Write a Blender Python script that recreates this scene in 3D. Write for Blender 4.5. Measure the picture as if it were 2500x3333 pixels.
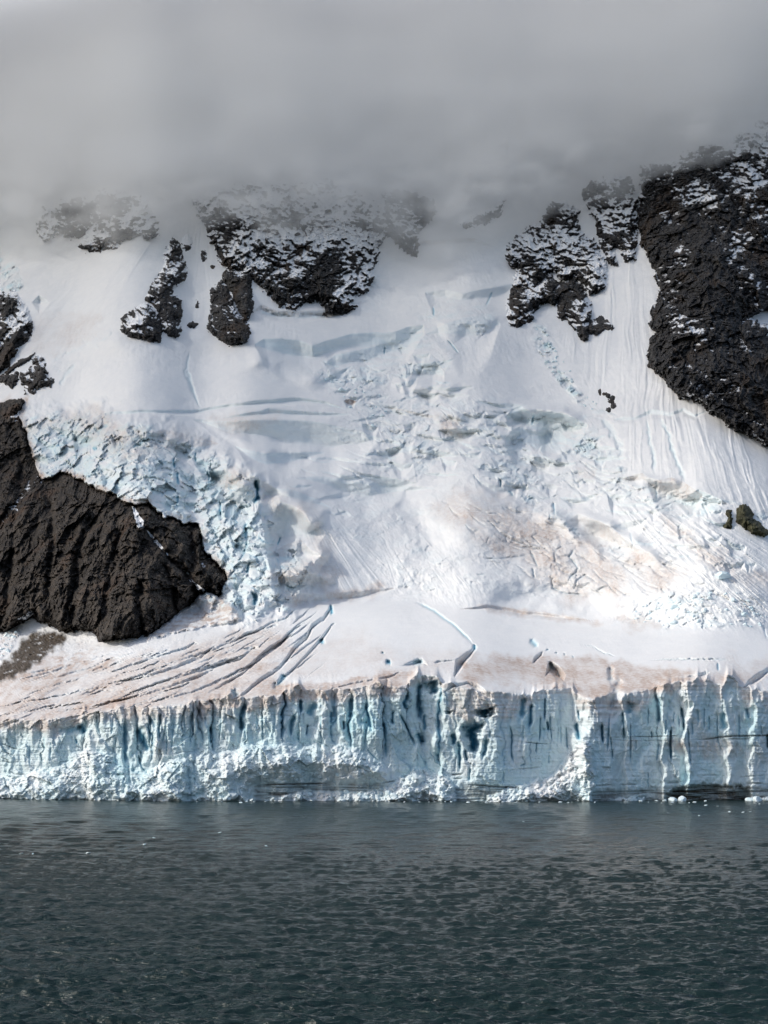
import bpy, math, random, time
import numpy as np

T0 = time.time()
for o in list(bpy.data.objects):
    bpy.data.objects.remove(o, do_unlink=True)
scene = bpy.context.scene
C = scene.collection
R = math.radians

# ------------------------------------------------------------------ camera
CAM_H = 25.0            # deck of a ship, metres above the water
FPX, HOR, MIDX = 4580.0, 2400.0, 1250.0
cam_data = bpy.data.cameras.new('camera')
cam = bpy.data.objects.new('camera', cam_data)
C.objects.link(cam)
cam.location = (0, 0, CAM_H)
cam.rotation_euler = (R(90), 0, 0)
cam_data.sensor_fit = 'HORIZONTAL'
cam_data.sensor_width = 36.0
cam_data.lens = 36.0 * FPX / 2500.0
cam_data.shift_y = (HOR - 1666.5) / 2500.0
cam_data.clip_start = 1.0
cam_data.clip_end = 20000.0
scene.camera = cam

# ------------------------------------------------------------------ light
SUN_TO = np.array([-0.78, -0.15, 0.59]); SUN_TO /= np.linalg.norm(SUN_TO)
SUN_EL = math.asin(SUN_TO[2])
SUN_AZ = math.atan2(SUN_TO[0], SUN_TO[1])
world = bpy.data.worlds.new('World')
scene.world = world
world.use_nodes = True
wn = world.node_tree
wn.nodes.clear()
w_out = wn.nodes.new('ShaderNodeOutputWorld')
w_bg = wn.nodes.new('ShaderNodeBackground')
w_sky = wn.nodes.new('ShaderNodeTexSky')
w_sky.sky_type = 'NISHITA'
w_sky.sun_disc = False
w_sky.sun_elevation = SUN_EL
w_sky.sun_rotation = SUN_AZ
w_sky.air_density = 1.0
w_sky.dust_density = 2.5
w_sky.ozone_density = 1.0
w_bg.inputs['Strength'].default_value = 0.15
wn.links.new(w_sky.outputs['Color'], w_bg.inputs['Color'])
wn.links.new(w_bg.outputs['Background'], w_out.inputs['Surface'])

sun_data = bpy.data.lights.new('sun', 'SUN')
sun_data.energy = 2.2
sun_data.angle = R(1.0)
sun_data.color = (1.0, 0.945, 0.85)
sun = bpy.data.objects.new('sun', sun_data)
C.objects.link(sun)
from mathutils import Vector
sun.rotation_euler = Vector(-SUN_TO).to_track_quat('-Z', 'Y').to_euler()
sun.location = (-400, -100, 500)

scene.view_settings.view_transform = 'Standard'
scene.view_settings.look = 'None'
scene.view_settings.gamma = 1.0
scene.view_settings.exposure = 0.0
scene.view_settings.use_curve_mapping = False
cy = scene.cycles
cy.use_denoising = True
cy.max_bounces = 8
cy.diffuse_bounces = 3
cy.glossy_bounces = 2
cy.transmission_bounces = 2
cy.transparent_max_bounces = 8
cy.volume_bounces = 6
cy.sample_clamp_indirect = 6.0

# ------------------------------------------------------------------ tagging
def tag(o, label=None, cat=None, group=None, kind=None):
    if label: o['label'] = label
    if cat: o['category'] = cat
    if group: o['group'] = group
    if kind: o['kind'] = kind
    return o

def empty(name, loc=(0, 0, 0)):
    o = bpy.data.objects.new(name, None)
    C.objects.link(o)
    o.location = loc
    o.empty_display_size = 2.0
    return o

# ------------------------------------------------------------------ maths
f32 = np.float32
def smooth(a, b, x):
    t = np.clip((x - a) / (b - a), 0, 1)
    return t * t * (3 - 2 * t)

def _hash(ix, iy, seed):
    h = (ix.astype(np.uint32) * np.uint32(374761393) + iy.astype(np.uint32) * np.uint32(668265263)
         + np.uint32((seed * 2246822519 + 12345) & 0xFFFFFFFF))
    h = (h ^ (h >> np.uint32(13))) * np.uint32(1274126177)
    return h ^ (h >> np.uint32(16))

def perlin(x, y, seed=0):
    xi = np.floor(x); yi = np.floor(y)
    fx = (x - xi).astype(f32); fy = (y - yi).astype(f32)
    ix = xi.astype(np.int64); iy = yi.astype(np.int64)
    ux = fx * fx * fx * (fx * (fx * 6 - 15) + 10)
    uy = fy * fy * fy * (fy * (fy * 6 - 15) + 10)
    def g(dx, dy):
        a = (_hash(ix + dx, iy + dy, seed) & np.uint32(1023)).astype(f32) * f32(2 * math.pi / 1024)
        return np.cos(a) * (fx - dx) + np.sin(a) * (fy - dy)
    n00, n10, n01, n11 = g(0, 0), g(1, 0), g(0, 1), g(1, 1)
    a = n00 + ux * (n10 - n00)
    b = n01 + ux * (n11 - n01)
    return (a + uy * (b - a)) * f32(1.5)

def fbm(x, y, seed=0, octaves=4, gain=0.5, lac=2.07):
    s = 0; a = 1.0
    for i in range(octaves):
        s = s + a * perlin(x, y, seed + i * 17)
        x = x * lac + 13.7; y = y * lac + 7.3; a *= gain
    return s

def ridged(x, y, seed=0, octaves=4, gain=0.5, lac=2.1):
    s = 0; a = 1.0
    for i in range(octaves):
        s = s + a * (1 - 2 * np.abs(perlin(x, y, seed + i * 31)))
        x = x * lac + 5.1; y = y * lac + 9.2; a *= gain
    return s

def billow(x, y, seed=0, octaves=4, gain=0.5, lac=2.1):
    s = 0; a = 1.0
    for i in range(octaves):
        s = s + a * (2 * np.abs(perlin(x, y, seed + i * 31)) - 0.6)
        x = x * lac + 5.1; y = y * lac + 9.2; a *= gain
    return s

def facets(x, y, seed=0, tilt=0.7, off=0.35, want_edge=False):
    """Broken-block relief: each cell is a tilted plane. x, y in cell units."""
    ix = np.floor(x).astype(np.int64); iy = np.floor(y).astype(np.int64)
    best = np.full(x.shape, 1e9, f32); sec = np.full(x.shape, 1e9, f32)
    val = np.zeros(x.shape, f32)
    for dx in (-1, 0, 1):
        for dy in (-1, 0, 1):
            cx = ix + dx; cy_ = iy + dy
            h = _hash(cx, cy_, seed)
            jx = (h & np.uint32(255)).astype(f32) / 255
            jy = ((h >> np.uint32(8)) & np.uint32(255)).astype(f32) / 255
            ang = ((h >> np.uint32(16)) & np.uint32(255)).astype(f32) * f32(2 * math.pi / 255)
            o_ = ((h >> np.uint32(24)) & np.uint32(255)).astype(f32) / 255 - 0.5
            rx = (x - cx - jx).astype(f32); ry = (y - cy_ - jy).astype(f32)
            d = rx * rx + ry * ry
            v = off * 2 * o_ + tilt * (np.cos(ang) * rx + np.sin(ang) * ry)
            closer = d < best
            sec = np.where(closer, best, np.minimum(sec, d))
            val = np.where(closer, v, val)
            best = np.where(closer, d, best)
    if want_edge:
        return val, np.sqrt(sec) - np.sqrt(best)
    return val

def poly_sdf(u, v, pts):
    """Signed distance in photo pixels, positive inside."""
    pts = np.asarray(pts, f32)
    n = len(pts)
    d2 = np.full(u.shape, 1e12, f32)
    inside = np.zeros(u.shape, bool)
    for i in range(n):
        ax, ay = pts[i]; bx, by = pts[(i + 1) % n]
        ex, ey = bx - ax, by - ay
        wx = u - ax; wy = v - ay
        t = np.clip((wx * ex + wy * ey) / (ex * ex + ey * ey + 1e-9), 0, 1)
        qx = wx - t * ex; qy = wy - t * ey
        d2 = np.minimum(d2, qx * qx + qy * qy)
        if ay != by:
            c = ((ay > v) != (by > v)) & (u < ex * (v - ay) / (by - ay) + ax)
            inside ^= c
    d = np.sqrt(d2)
    return np.where(inside, d, -d)

def line_dist(u, v, pts):
    """distance to polyline and parameter 0..1 along it"""
    pts = np.asarray(pts, f32)
    seg = np.hypot(*(pts[1:] - pts[:-1]).T)
    tot = seg.sum(); acc = 0
    d2 = np.full(u.shape, 1e12, f32); par = np.zeros(u.shape, f32)
    for i in range(len(pts) - 1):
        ax, ay = pts[i]; ex, ey = pts[i + 1] - pts[i]
        wx = u - ax; wy = v - ay
        t = np.clip((wx * ex + wy * ey) / (ex * ex + ey * ey + 1e-9), 0, 1)
        q = (wx - t * ex) ** 2 + (wy - t * ey) ** 2
        c = q < d2
        d2 = np.where(c, q, d2)
        par = np.where(c, (acc + t * seg[i]) / tot, par)
        acc += seg[i]
    return np.sqrt(d2), par

# picture tiles that the outlines were read from: origin and scale
TILES = {'A': (0, 500, .75347), 'B': (1250, 350, .75347), 'C': (0, 1200, .75347), 'D': (1250, 1250, .75347),
         'E': (0, 1950, .5425), 'F': (800, 1950, .5425), 'G': (1600, 1950, .5425),
         'H': (300, 1350, .42194), 'I': (800, 900, .5425), 'J': (1600, 1250, .5425),
         'K0': (0, 2200, .37673), 'K1': (625, 2200, .37673), 'K2': (1250, 2200, .37673), 'K3': (1875, 2200, .37673)}
def tp(tile, pts):
    x0, y0, s = TILES[tile]
    return [(x0 + p[0] * s, y0 + p[1] * s) + tuple(q * s for q in p[2:]) for p in pts]

# ------------------------------------------------------------------ the mountain: one relief grid
COLS = np.concatenate([np.arange(-620, -30, 12.0), np.arange(-30, 2530, 2.5), np.arange(2530, 3130, 12.0)])
NC = len(COLS)
V_TOP, V_BOT = 500.0, 2628.0
V_SKY = -220.0          # the slope goes on up inside the cloud
# brink of the ice cliff
LIP = [(-620, 2352), (-100, 2345), (0, 2338), (60, 2335), (130, 2345), (190, 2372), (215, 2350), (262, 2345), (278, 2318), (310, 2312), (345, 2318), (380, 2306),
       (420, 2304), (434, 2300), (452, 2316), (470, 2312), (500, 2312), (520, 2314), (552, 2304), (590, 2306), (640, 2288), (655, 2300), (690, 2284), (735, 2270), (760, 2262), (775, 2272),
       (800, 2276), (850, 2268), (862, 2276), (900, 2270), (950, 2254), (972, 2250), (985, 2262), (1000, 2276), (1025, 2272), (1040, 2252), (1080, 2246), (1090, 2252),
       (1130, 2250), (1180, 2240), (1230, 2226), (1262, 2244), (1285, 2240), (1340, 2222), (1360, 2206), (1380, 2202), (1425, 2204), (1440, 2230), (1470, 2226),
       (1520, 2250), (1570, 2280), (1600, 2306), (1640, 2318), (1690, 2284), (1704, 2262), (1722, 2290), (1738, 2262), (1800, 2250), (1865, 2240), (1880, 2276),
       (1930, 2292), (1974, 2318), (1990, 2310), (2040, 2280), (2055, 2275), (2072, 2290), (2100, 2280), (2130, 2246), (2150, 2246), (2195, 2222), (2272, 2210), (2282, 2228), (2300, 2216), (2322, 2228),
       (2345, 2262), (2368, 2206), (2385, 2204), (2410, 2240), (2432, 2292), (2445, 2262), (2462, 2236), (2480, 2252), (2500, 2276), (2540, 2240), (2620, 2262), (3130, 2260)]
LIPS = [(-620, 2350), (0, 2345), (250, 2340), (430, 2310), (700, 2285), (1000, 2256), (1300, 2235), (1500, 2240), (1700, 2268), (1950, 2270), (2150, 2250), (2300, 2232), (2500, 2250), (3130, 2262)]
FOOT = [(-620, 2062), (0, 2058), (324, 2082), (430, 2072), (520, 2040), (640, 1990), (784, 2006), (942, 1984), (1077, 1965), (1250, 1942), (1363, 1955), (1551, 1981), (1928, 2018),
        (2154, 2050), (2500, 2076), (3130, 2095)]
def curve(pts, u=COLS):
    p = np.array(pts, float)
    return np.interp(u, p[:, 0], p[:, 1])
def blur1(a, n):
    k = np.hanning(n + 2)[1:-1]; k /= k.sum()
    return np.convolve(np.pad(a, n // 2, mode='edge'), k, 'valid')[:len(a)]
lip = curve(LIPS) + 1.25 * (curve(LIP) - curve(LIPS)) + 6.0 * perlin(COLS / 24.0, COLS * 0 + .5, 3) + 3.0 * perlin(COLS / 10.0, COLS * 0 + .5, 8) + 1.2 * perlin(COLS / 5.0, COLS * 0 + .5, 4)
PILLARS = [-700, -480, -300, -150, -60, 48, 130, 190, 276, 320, 375, 405, 450, 490, 520, 560, 590, 625, 655, 690, 715, 790, 855, 920, 980, 1040, 1087, 1140, 1190, 1245, 1275, 1330, 1365, 1430, 1480, 1535, 1600, 1640, 1665, 1700, 1728, 1770, 1812, 1870,
           1930, 1980, 2030, 2050, 2110, 2145, 2180, 2222, 2270, 2300, 2350, 2400, 2440, 2500, 2570, 2680, 2850, 3200]
ph = np.random.default_rng(21).uniform(-12, 12, len(PILLARS))
pk0 = np.clip(np.searchsorted(np.array(PILLARS, float), COLS, side='right') - 1, 0, len(PILLARS) - 1)
lip = lip + blur1(ph[pk0] * np.where(COLS < 1660, 1, .5), 4) + 6 * perlin(COLS / 55.0, COLS * 0 + .5, 9)
lips = blur1(curve(LIPS), 61)
foot = blur1(curve(FOOT), 61)

NR_S, NR_T, NR_C = 30, 520, 215
tt = np.linspace(0, 1, NR_T, endpoint=False)[:, None]
tc = np.linspace(0, 1, NR_C)[:, None]
v_seam = (blur1(lip, 61) - 26)[None, :]
V = np.concatenate([V_SKY + (V_TOP - V_SKY) * np.linspace(0, 1, NR_S, endpoint=False)[:, None] + 0 * v_seam, V_TOP + (v_seam - V_TOP) * tt, v_seam + (V_BOT - v_seam) * tc], 0).astype(f32)
U = np.broadcast_to(COLS[None, :], V.shape).astype(f32)
NR = V.shape[0]
print('grid', V.shape)

# plan line of the cliff (offset from 558 m away)
PLAN = [(-620, 60), (-100, 29), (0, 23), (90, 17), (170, 13), (275, 13), (295, 8), (420, 3), (440, 5), (460, 1), (600, -3), (640, -1), (655, 1), (735, -2), (770, 0), (785, -3), (850, -2), (862, -4), (925, -5), (975, -2),
        (1030, 1), (1050, -3), (1085, -1), (1100, -4), (1240, -5), (1350, -1), (1372, 3), (1420, 1), (1440, -4), (1560, -7), (1625, -7), (1650, -5), (1760, -1), (1866, 4), (1884, 1), (1918, -7), (1932, -7), (1985, -2), (2024, 1), (2040, -3), (2110, 1),
        (2146, 3), (2160, -2), (2222, 2), (2236, -3), (2340, 3), (2366, -1), (2430, 4), (2448, 0), (2560, 6), (3130, 22)]
plan = 558.0 + blur1(curve(PLAN), 5)
plan_s = 558.0 + blur1(curve(PLAN), 161)

# slope of the ground above the brink, summed up on an even grid of its own
foot2 = foot[None, :]
Vc = np.arange(2640.0, -240.0, -2.0)[:, None] + 0 * COLS[None, :]
Uc = COLS[None, :] + 0 * Vc
Kc = (HOR - Vc) / FPX
S = np.full(Vc.shape, 0.27)
rise = smooth(foot2 + 30, foot2 - 50, Vc)
S = S + rise * (0.86 - 0.27)
S = S + smooth(1300, 1050, Vc) * 0.03 - 0.12 * smooth(1120, 1080, Vc) * smooth(1000, 1050, Vc) * smooth(700, 900, Uc) * smooth(1800, 1600, Uc)
S = S + smooth(820, 620, Vc) * 0.25
S = S - 0.10 * smooth(700, 200, Uc) * smooth(1300, 1500, Vc) * rise
S = np.maximum(S, Kc + 0.14)
frac = np.clip((lips[None, :] - Vc) / 2.0, 0, 1)
Lc = np.cumsum((2.0 / FPX) / (S - Kc) * frac, 0)
Lc = np.stack([blur1(r, 41) for r in Lc])
D_up = np.empty(V.shape)
G = np.empty(V.shape)
for j in range(NC):
    col = plan_s[j] * np.exp(Lc[:, j])
    D_up[:, j] = np.interp(V[:, j], Vc[::-1, 0], col[::-1])
    G[:, j] = np.interp(V[:, j], Vc[::-1, 0], (np.gradient(col) / 2.0)[::-1])
g_shelf = plan_s / FPX / (0.27 - 0.03)
below = np.maximum(V - lips[None, :], 0)
D_up = D_up - g_shelf[None, :] * below
D_up = D_up + (g_shelf * (lip - lips))[None, :] * np.exp(-np.maximum(lip[None, :] - V, 0) / 9.0)
zz = (2603 - V) * 0.122
uw = U + 26 * fbm(U / 75, zz / 15, 91, 3) * smooth(0, 12, zz) + 5 * fbm(U / 16, zz / 6, 92, 2)
D_cl = np.interp(uw, COLS, plan) + 0.10 * np.maximum(zz, 0)
dd = D_up - D_cl
kk = 1.2
base = np.where(np.abs(dd) < kk, np.maximum(D_up, D_cl) + (kk - np.abs(dd)) ** 2 / (4 * kk), np.maximum(D_up, D_cl)).astype(f32)
G = np.maximum(G, 0.12).astype(f32)
is_cliff = smooth(-1.5, 1.5, (D_cl - D_up)).astype(f32)
on_shelf = (smooth(foot2 - 30, foot2 + 20, V) * (1 - is_cliff)).astype(f32)
X0 = base * (U - MIDX) / FPX
Z0 = CAM_H + base * (HOR - V) / FPX
W0 = Z0 + 0.9 * (base - 558)
rel = np.zeros_like(V)          # metres towards the viewer
ice = np.zeros_like(V); deep = np.zeros_like(V); dirt = np.zeros_like(V); soil = np.zeros_like(V)

def cols_for(u0, u1):
    return slice(max(0, np.searchsorted(COLS, u0) - 1), min(NC, np.searchsorted(COLS, u1) + 1))

def box(pts, pad):
    p = np.array([q[:2] for q in pts])
    cs = cols_for(p[:, 0].min() - pad, p[:, 0].max() + pad)
    vv = V[:, cs]
    ok = (vv > p[:, 1].min() - pad) & (vv < p[:, 1].max() + pad)
    return cs, ok

def poly_mask(pts, soft, wob=0.0, wsize=40.0, seed=1):
    m = np.zeros_like(V)
    cs, ok = box(pts, soft + wob + 2)
    if not ok.any(): return m
    u = U[:, cs][ok]; v = V[:, cs][ok]
    d = poly_sdf(u, v, pts)
    if wob: d = d + wob * fbm(u / wsize, v / wsize, seed, 3)
    sub = m[:, cs]; sub[ok] = smooth(-soft, soft, d); m[:, cs] = sub
    return m

def step(pts, decay=1.2, strength=1.0, wob=2.0, blue=0.6, dirtv=0.0, seed=5, rag=0.12):
    """A broken brink: wall below the lip, then a floor running out. pts = (u, v, wall height)"""
    p = np.array(pts, float)
    cs = cols_for(p[0, 0], p[-1, 0])
    u = COLS[cs]
    lv = np.interp(u, p[:, 0], p[:, 1]) + wob * (1.4 * fbm(u / 110, u * 0 + seed * 3.1, seed, 2) + rag * fbm(u / 14, u * 0 + seed * 1.7, seed + 4, 2))
    hh = np.interp(u, p[:, 0], p[:, 2])
    hh = blur1(hh, 21) * (1 + 0.10 * perlin(u / 70, u * 0 + seed, seed + 9)) if len(hh) > 40 else hh
    hh = np.maximum(hh, 0)
    d = V[:, cs] - lv[None, :]
    h = np.maximum(hh, 0.01)[None, :]
    g = G[:, cs]
    w = np.maximum(decay * h * 1.5, 2.5)
    r = g * np.clip(d, 0, h) * (1 - smooth(0, 1, (d - h) / w))
    # rounded shoulder
    rel[:, cs] -= r * strength
    band = smooth(-1.5, 1.5, d) * (1 - smooth(0.85 * h, 1.1 * h + 2, d)) * smooth(0, 4, h)
    strata = 0.75 + 0.35 * perlin(V[:, cs] / 5.0 + 1.5 * fbm(U[:, cs] / 60, V[:, cs] / 40, seed, 2), U[:, cs] / 120, seed + 2)
    ice[:, cs] = np.maximum(ice[:, cs], band * blue * 0.62 * strata)
    if dirtv: dirt[:, cs] = np.maximum(dirt[:, cs], band * dirtv)

def groove(pts, w, depth, blue=0.5, deepv=0.6, soilv=0.0, wob=1.0, seed=2, sharp=2.0):
    cs, ok = box(pts, w * 2.2 + 4)
    if not ok.any(): return
    u = U[:, cs][ok]; v = V[:, cs][ok]
    wu = u + wob * w * 0.45 * fbm(u / 22 + seed, v / 22, seed, 2)
    wv = v + wob * w * 0.45 * fbm(u / 22, v / 22 + seed, seed + 5, 2)
    d, t = line_dist(wu, wv, pts)
    taper = smooth(0, 0.16, t) * smooth(1, 0.80, t) * 0.8 + 0.2
    prof = np.exp(-np.power(d / (w * (0.45 + 0.55 * taper)), sharp)) * taper
    for arr, k in ((rel, -depth),):
        s = arr[:, cs]; s[ok] += k * prof; arr[:, cs] = s
    for arr, k, pw in ((ice, blue, 1), (deep, deepv, 1.6), (soil, soilv, 1.3)):
        if k:
            s = arr[:, cs]; s[ok] = np.maximum(s[ok], k * prof ** pw); arr[:, cs] = s

def bump_poly(pts, height, soft, wob=0, seed=3):
    global rel
    m = poly_mask(pts, soft, wob, 40, seed)
    rel += height * m
    return m

# =================================================================== features of the ground
# --- left rock outline is needed for the hanging ice above it
ROCK_WALL = tp('C', [(-830, 60), (-400, 120), (-100, 130), (0, 150), (40, 140), (100, 138), (78, 200), (95, 235), (115, 290), (135, 370), (158, 430), (180, 478), (225, 468), (260, 450), (310, 462),
                     (370, 495), (430, 525), (500, 548), (540, 572), (580, 590), (640, 580), (672, 605), (700, 640), (760, 650), (792, 672), (815, 664), (850, 672), (870, 700), (868, 740), (882, 785), (910, 820),
                     (940, 850), (975, 890), (978, 912), (955, 960), (948, 992), (905, 965), (858, 975), (838, 1005), (800, 1030), (760, 1060), (700, 1110), (640, 1146), (560, 1160), (480, 1168), (430, 1172),
                     (420, 1138), (380, 1132), (330, 1122), (290, 1132), (240, 1112), (200, 1092), (160, 1082), (140, 1062), (110, 1085), (80, 1102), (40, 1126), (0, 1132), (-100, 1140), (-400, 1150), (-830, 1160)])
ICEFALL = tp('C', [(60, 225), (150, 195), (300, 180), (420, 195), (520, 230), (640, 240), (700, 270), (800, 300), (900, 340), (960, 380), (1000, 430), (1100, 470), (1130, 560), (1180, 640), (1200, 760),
                   (1280, 760), (1360, 830), (1330, 960), (1260, 1030), (1100, 1070), (1000, 1090), (900, 1060), (860, 980), (700, 800), (500, 600), (300, 520), (170, 500)])
m_rock = poly_mask(ROCK_WALL, 3, 7, 26, 17)
m_fall = poly_mask(ICEFALL, 48, 22, 60, 11)
rel += 15 * m_fall * (1 - m_rock) - 9 * m_rock

# dome shapes over the whole slope
rel += 4.5 * fbm(X0 / 95, W0 / 120, 21, 3) * (1 - on_shelf) * (1 - is_cliff)
rel += 1.6 * fbm(X0 / 40, W0 / 60, 22, 3) * on_shelf

# --- broken-ice roughness by region (0 smooth snow .. 1 chaos)
rough = np.zeros_like(V)
def add_rough(tile, pts, val, soft=30, wob=18, seed=6):
    global rough
    rough = np.maximum(rough, val * poly_mask(tp(tile, pts), soft, wob, 55, seed))
rough = np.maximum(rough, 0.95 * m_fall)
add_rough('C', [(900, 560), (1100, 560), (1120, 660), (1120, 780), (1180, 860), (1100, 1060), (980, 1090), (880, 990), (960, 880), (880, 780)], 1.25)
add_rough('I', [(380, 560), (560, 500), (760, 440), (900, 380), (1050, 300), (1120, 160), (1300, 130), (1450, 160), (1480, 300), (1250, 470), (1200, 600), (1000, 640), (860, 660), (620, 720), (480, 640)], 0.55)
add_rough('I', [(590, 660), (860, 700), (1050, 800), (1500, 700), (1660, 760), (1660, 1106), (900, 1106), (760, 1000), (700, 860)], 0.5)
add_rough('D', [(0, 100), (300, 60), (500, 90), (860, 130), (980, 220), (1030, 420), (1180, 420), (1500, 480), (1659, 560), (1659, 700), (1400, 560), (1100, 540), (900, 480), (600, 460), (300, 420), (0, 440)], 0.55)
add_rough('D', [(800, 200), (920, 230), (960, 310), (900, 340), (860, 330), (800, 260)], 1.2, 12, 6)
add_rough('D', [(560, 450), (760, 560), (960, 660), (1200, 840), (1320, 940), (1200, 900), (1050, 800), (880, 680), (640, 540)], 0.7, 22)
add_rough('D', [(380, 500), (700, 500), (900, 640), (1060, 880), (1040, 950), (800, 900), (600, 780), (400, 720)], 0.32, 40)
add_rough('D', [(960, 960), (1100, 920), (1300, 900), (1500, 860), (1659, 940), (1659, 1040), (1300, 1060), (1100, 1050), (1000, 1020)], 0.6, 22)
add_rough('D', [(40, 620), (300, 680), (520, 860), (700, 960), (560, 980), (300, 930), (0, 920), (0, 700)], 0.32, 40)
add_rough('B', [(640, 900), (690, 930), (720, 1020), (760, 1120), (830, 1220), (930, 1290), (1000, 1330), (960, 1345), (850, 1290), (760, 1200), (690, 1110), (640, 1000)], 1.0, 9, 7)
add_rough('A', [(0, 430), (60, 450), (110, 540), (120, 590), (70, 610), (0, 590), (-200, 580), (-200, 420)], 0.9, 12)
add_rough('A', [(1130, 660), (1200, 680), (1300, 690), (1400, 690), (1410, 710), (1300, 715), (1200, 705), (1130, 690)], 0.7, 6, 3)
add_rough('A', [(1540, 640), (1600, 560), (1659, 480), (1659, 640), (1560, 690)], 0.5, 14)
add_rough('A', [(230, 930), (270, 850), (330, 830), (420, 780), (500, 760), (420, 830), (320, 870), (260, 960)], 0.5, 6)
add_rough('J', [(680, 470), (780, 500), (820, 560), (760, 610), (690, 570)], 0.9, 10)
add_rough('J', [(1150, 650), (1300, 640), (1480, 700), (1450, 860), (1330, 800), (1200, 760)], 0.8, 12)
add_rough('D', [(-200, 0), (500, 40), (950, 150), (1080, 400), (1659, 560), (1900, 900), (1659, 1040), (1000, 1000), (500, 940), (0, 920), (-300, 700)], 0.24, 60)
rough *= (1 - m_rock)

rough *= 0.35 + 0.75 * smooth(-.45, .5, fbm(X0 / 34, W0 / 46, 29, 3, .55) + 0.5 * m_fall)
sel = rough > 0.02
x_, w_ = X0[sel], W0[sel]; r_ = rough[sel]
wx = x_ + 2.2 * fbm(x_ / 9, w_ / 9, 71, 2); ww = w_ + 2.2 * fbm(x_ / 9, w_ / 9, 72, 2)
fa, ea = facets(wx / 13, ww / 20, 31, 0.9, 0.45, True)
fb, eb = facets(wx / 6.0, ww / 8.5, 32, 0.9, 0.4, True)
mf_ = m_fall[sel]
fv = facets(wx / 10.5, ww / 28, 30, 0.9, 0.5) + .35 * facets(wx / 4.5, ww / 13, 28, .9, .5)
fc, ec = facets(wx / 2.7, ww / 3.6, 33, 0.9, 0.4, True)
nz = fbm(x_ / 4, w_ / 4, 34, 4, 0.55)
big = smooth(0.3, 0.9, r_)
blk = (4.2 * fa * big + 1.7 * fb + 0.75 * fc + 1.1 * nz + 2.2 * fbm(x_ / 17, w_ / 20, 38, 3)) * r_ * (1 - .62 * mf_) + 5.4 * fv * mf_ * np.clip(r_, 0, 1)
blk -= r_ * big * 1.2 * smooth(0.10, 0.0, ea) * smooth(0, .5, fbm(x_ / 20, w_ / 20, 37, 2))
rel[sel] += blk
ice[sel] = np.maximum(ice[sel], np.clip(0.18 + 0.5 * fb + 0.35 * fbm(x_ / 14, w_ / 14, 35, 3) + 0.35 * big, 0, 1) * np.clip(r_, 0, 1) * 0.62)
deep[sel] = np.maximum(deep[sel], 0.55 * smooth(0.07, 0.0, ea) * big * smooth(-.1, .5, fbm(x_ / 16, w_ / 16, 36, 2)) * np.clip(r_, 0, 1))
# fine tooth everywhere
calm = smooth(-.25, .45, fbm(X0 / 45, W0 / 70, 24, 2))
micro = 0.34 * fbm(X0 / 5.5, W0 / 7.5, 41, 5, 0.58) + 0.9 * fbm(X0 / 19, W0 / 27, 42, 3) + 0.28 * fbm(X0 / 2.4 + .2 * W0 / 9, W0 / 26, 39, 3) * calm
rel += micro * (0.45 + 0.55 * smooth(0, .3, rough) + 0.35 * calm) * (1 - is_cliff) * (1 - 0.30 * on_shelf) + 0.30 * on_shelf * fbm(X0 / 1.7, W0 / 3.2, 40, 3, .6) * smooth(130, 30, lip[None, :] - V)

# --- snow flutes and runnels, fanning down from gully mouths
def flutes(tile, pts, apex, freq, amp, soft=30, seed=51, bend=0.0):
    global rel
    p = tp(tile, pts); a = tp(tile, [apex])[0]
    m = poly_mask(p, soft, 10, 60, seed)
    cs = m > 0.01
    u, v = U[cs], V[cs]
    q = (u - a[0] + bend * (v - a[1]) ** 2 * 1e-4) / np.maximum(v - a[1], 30.0)
    along = (v - a[1]) / 260.0
    q = q + 0.10 / freq * 8 * fbm(q * freq * .2, along * 1.6, seed + 5, 2)
    n = ridged(q * freq * .55, along * .7 + 3, seed, 3, 0.55) * 0.7 + 0.22 * perlin(q * freq * 2.3, along * 1.3, seed + 3)
    rel[cs] += amp * n * m[cs] * smooth(-0.5, 0.4, perlin(q * freq * .35, along * .5, seed + 8))
flutes('B', [(1085, 560), (1130, 640), (1200, 800), (1150, 900), (1150, 1120), (1250, 1230), (1390, 1300), (1659, 1400), (1659, 1680), (1400, 1500), (1250, 1420), (1000, 1360), (900, 1250), (830, 1100), (760, 980), (880, 990), (960, 800), (1000, 650)], (1040, -500), 85, 1.5, 22, 51)
flutes('A', [(720, 340), (700, 480), (640, 600), (520, 700), (420, 800), (200, 870), (100, 850), (200, 640), (420, 480)], (1100, -320), 46, 1.1, 40, 52)
flutes('A', [(800, 330), (930, 330), (930, 480), (900, 600), (900, 740), (800, 760), (790, 600), (810, 480)], (870, 100), 30, 1.1, 16, 53)
flutes('J', [(760, 720), (1000, 740), (1300, 800), (1659, 1000), (1659, 1500), (1300, 1250), (1000, 1000), (800, 830)], (200, 100), 60, 1.3, 30, 54)
flutes('C', [(1180, 650), (1400, 620), (1500, 700), (1659, 820), (1659, 960), (1400, 990), (1250, 960), (1300, 800)], (1150, 300), 50, 0.7, 40, 55)
flutes('D', [(0, 560), (120, 600), (300, 760), (420, 900), (200, 900), (0, 880)], (-250, 200), 40, 0.8, 40, 56)
flutes('I', [(680, 840), (780, 880), (900, 900), (1000, 1000), (860, 1060), (760, 960)], (560, 500), 40, 0.8, 12, 57)
flutes('D', [(1560, 40), (1400, 110), (1300, 130), (1659, 480), (1659, 600), (1450, 470), (1300, 420), (1040, 380), (1000, 180)], (1120, -900), 110, 0.9, 22, 58)

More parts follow.
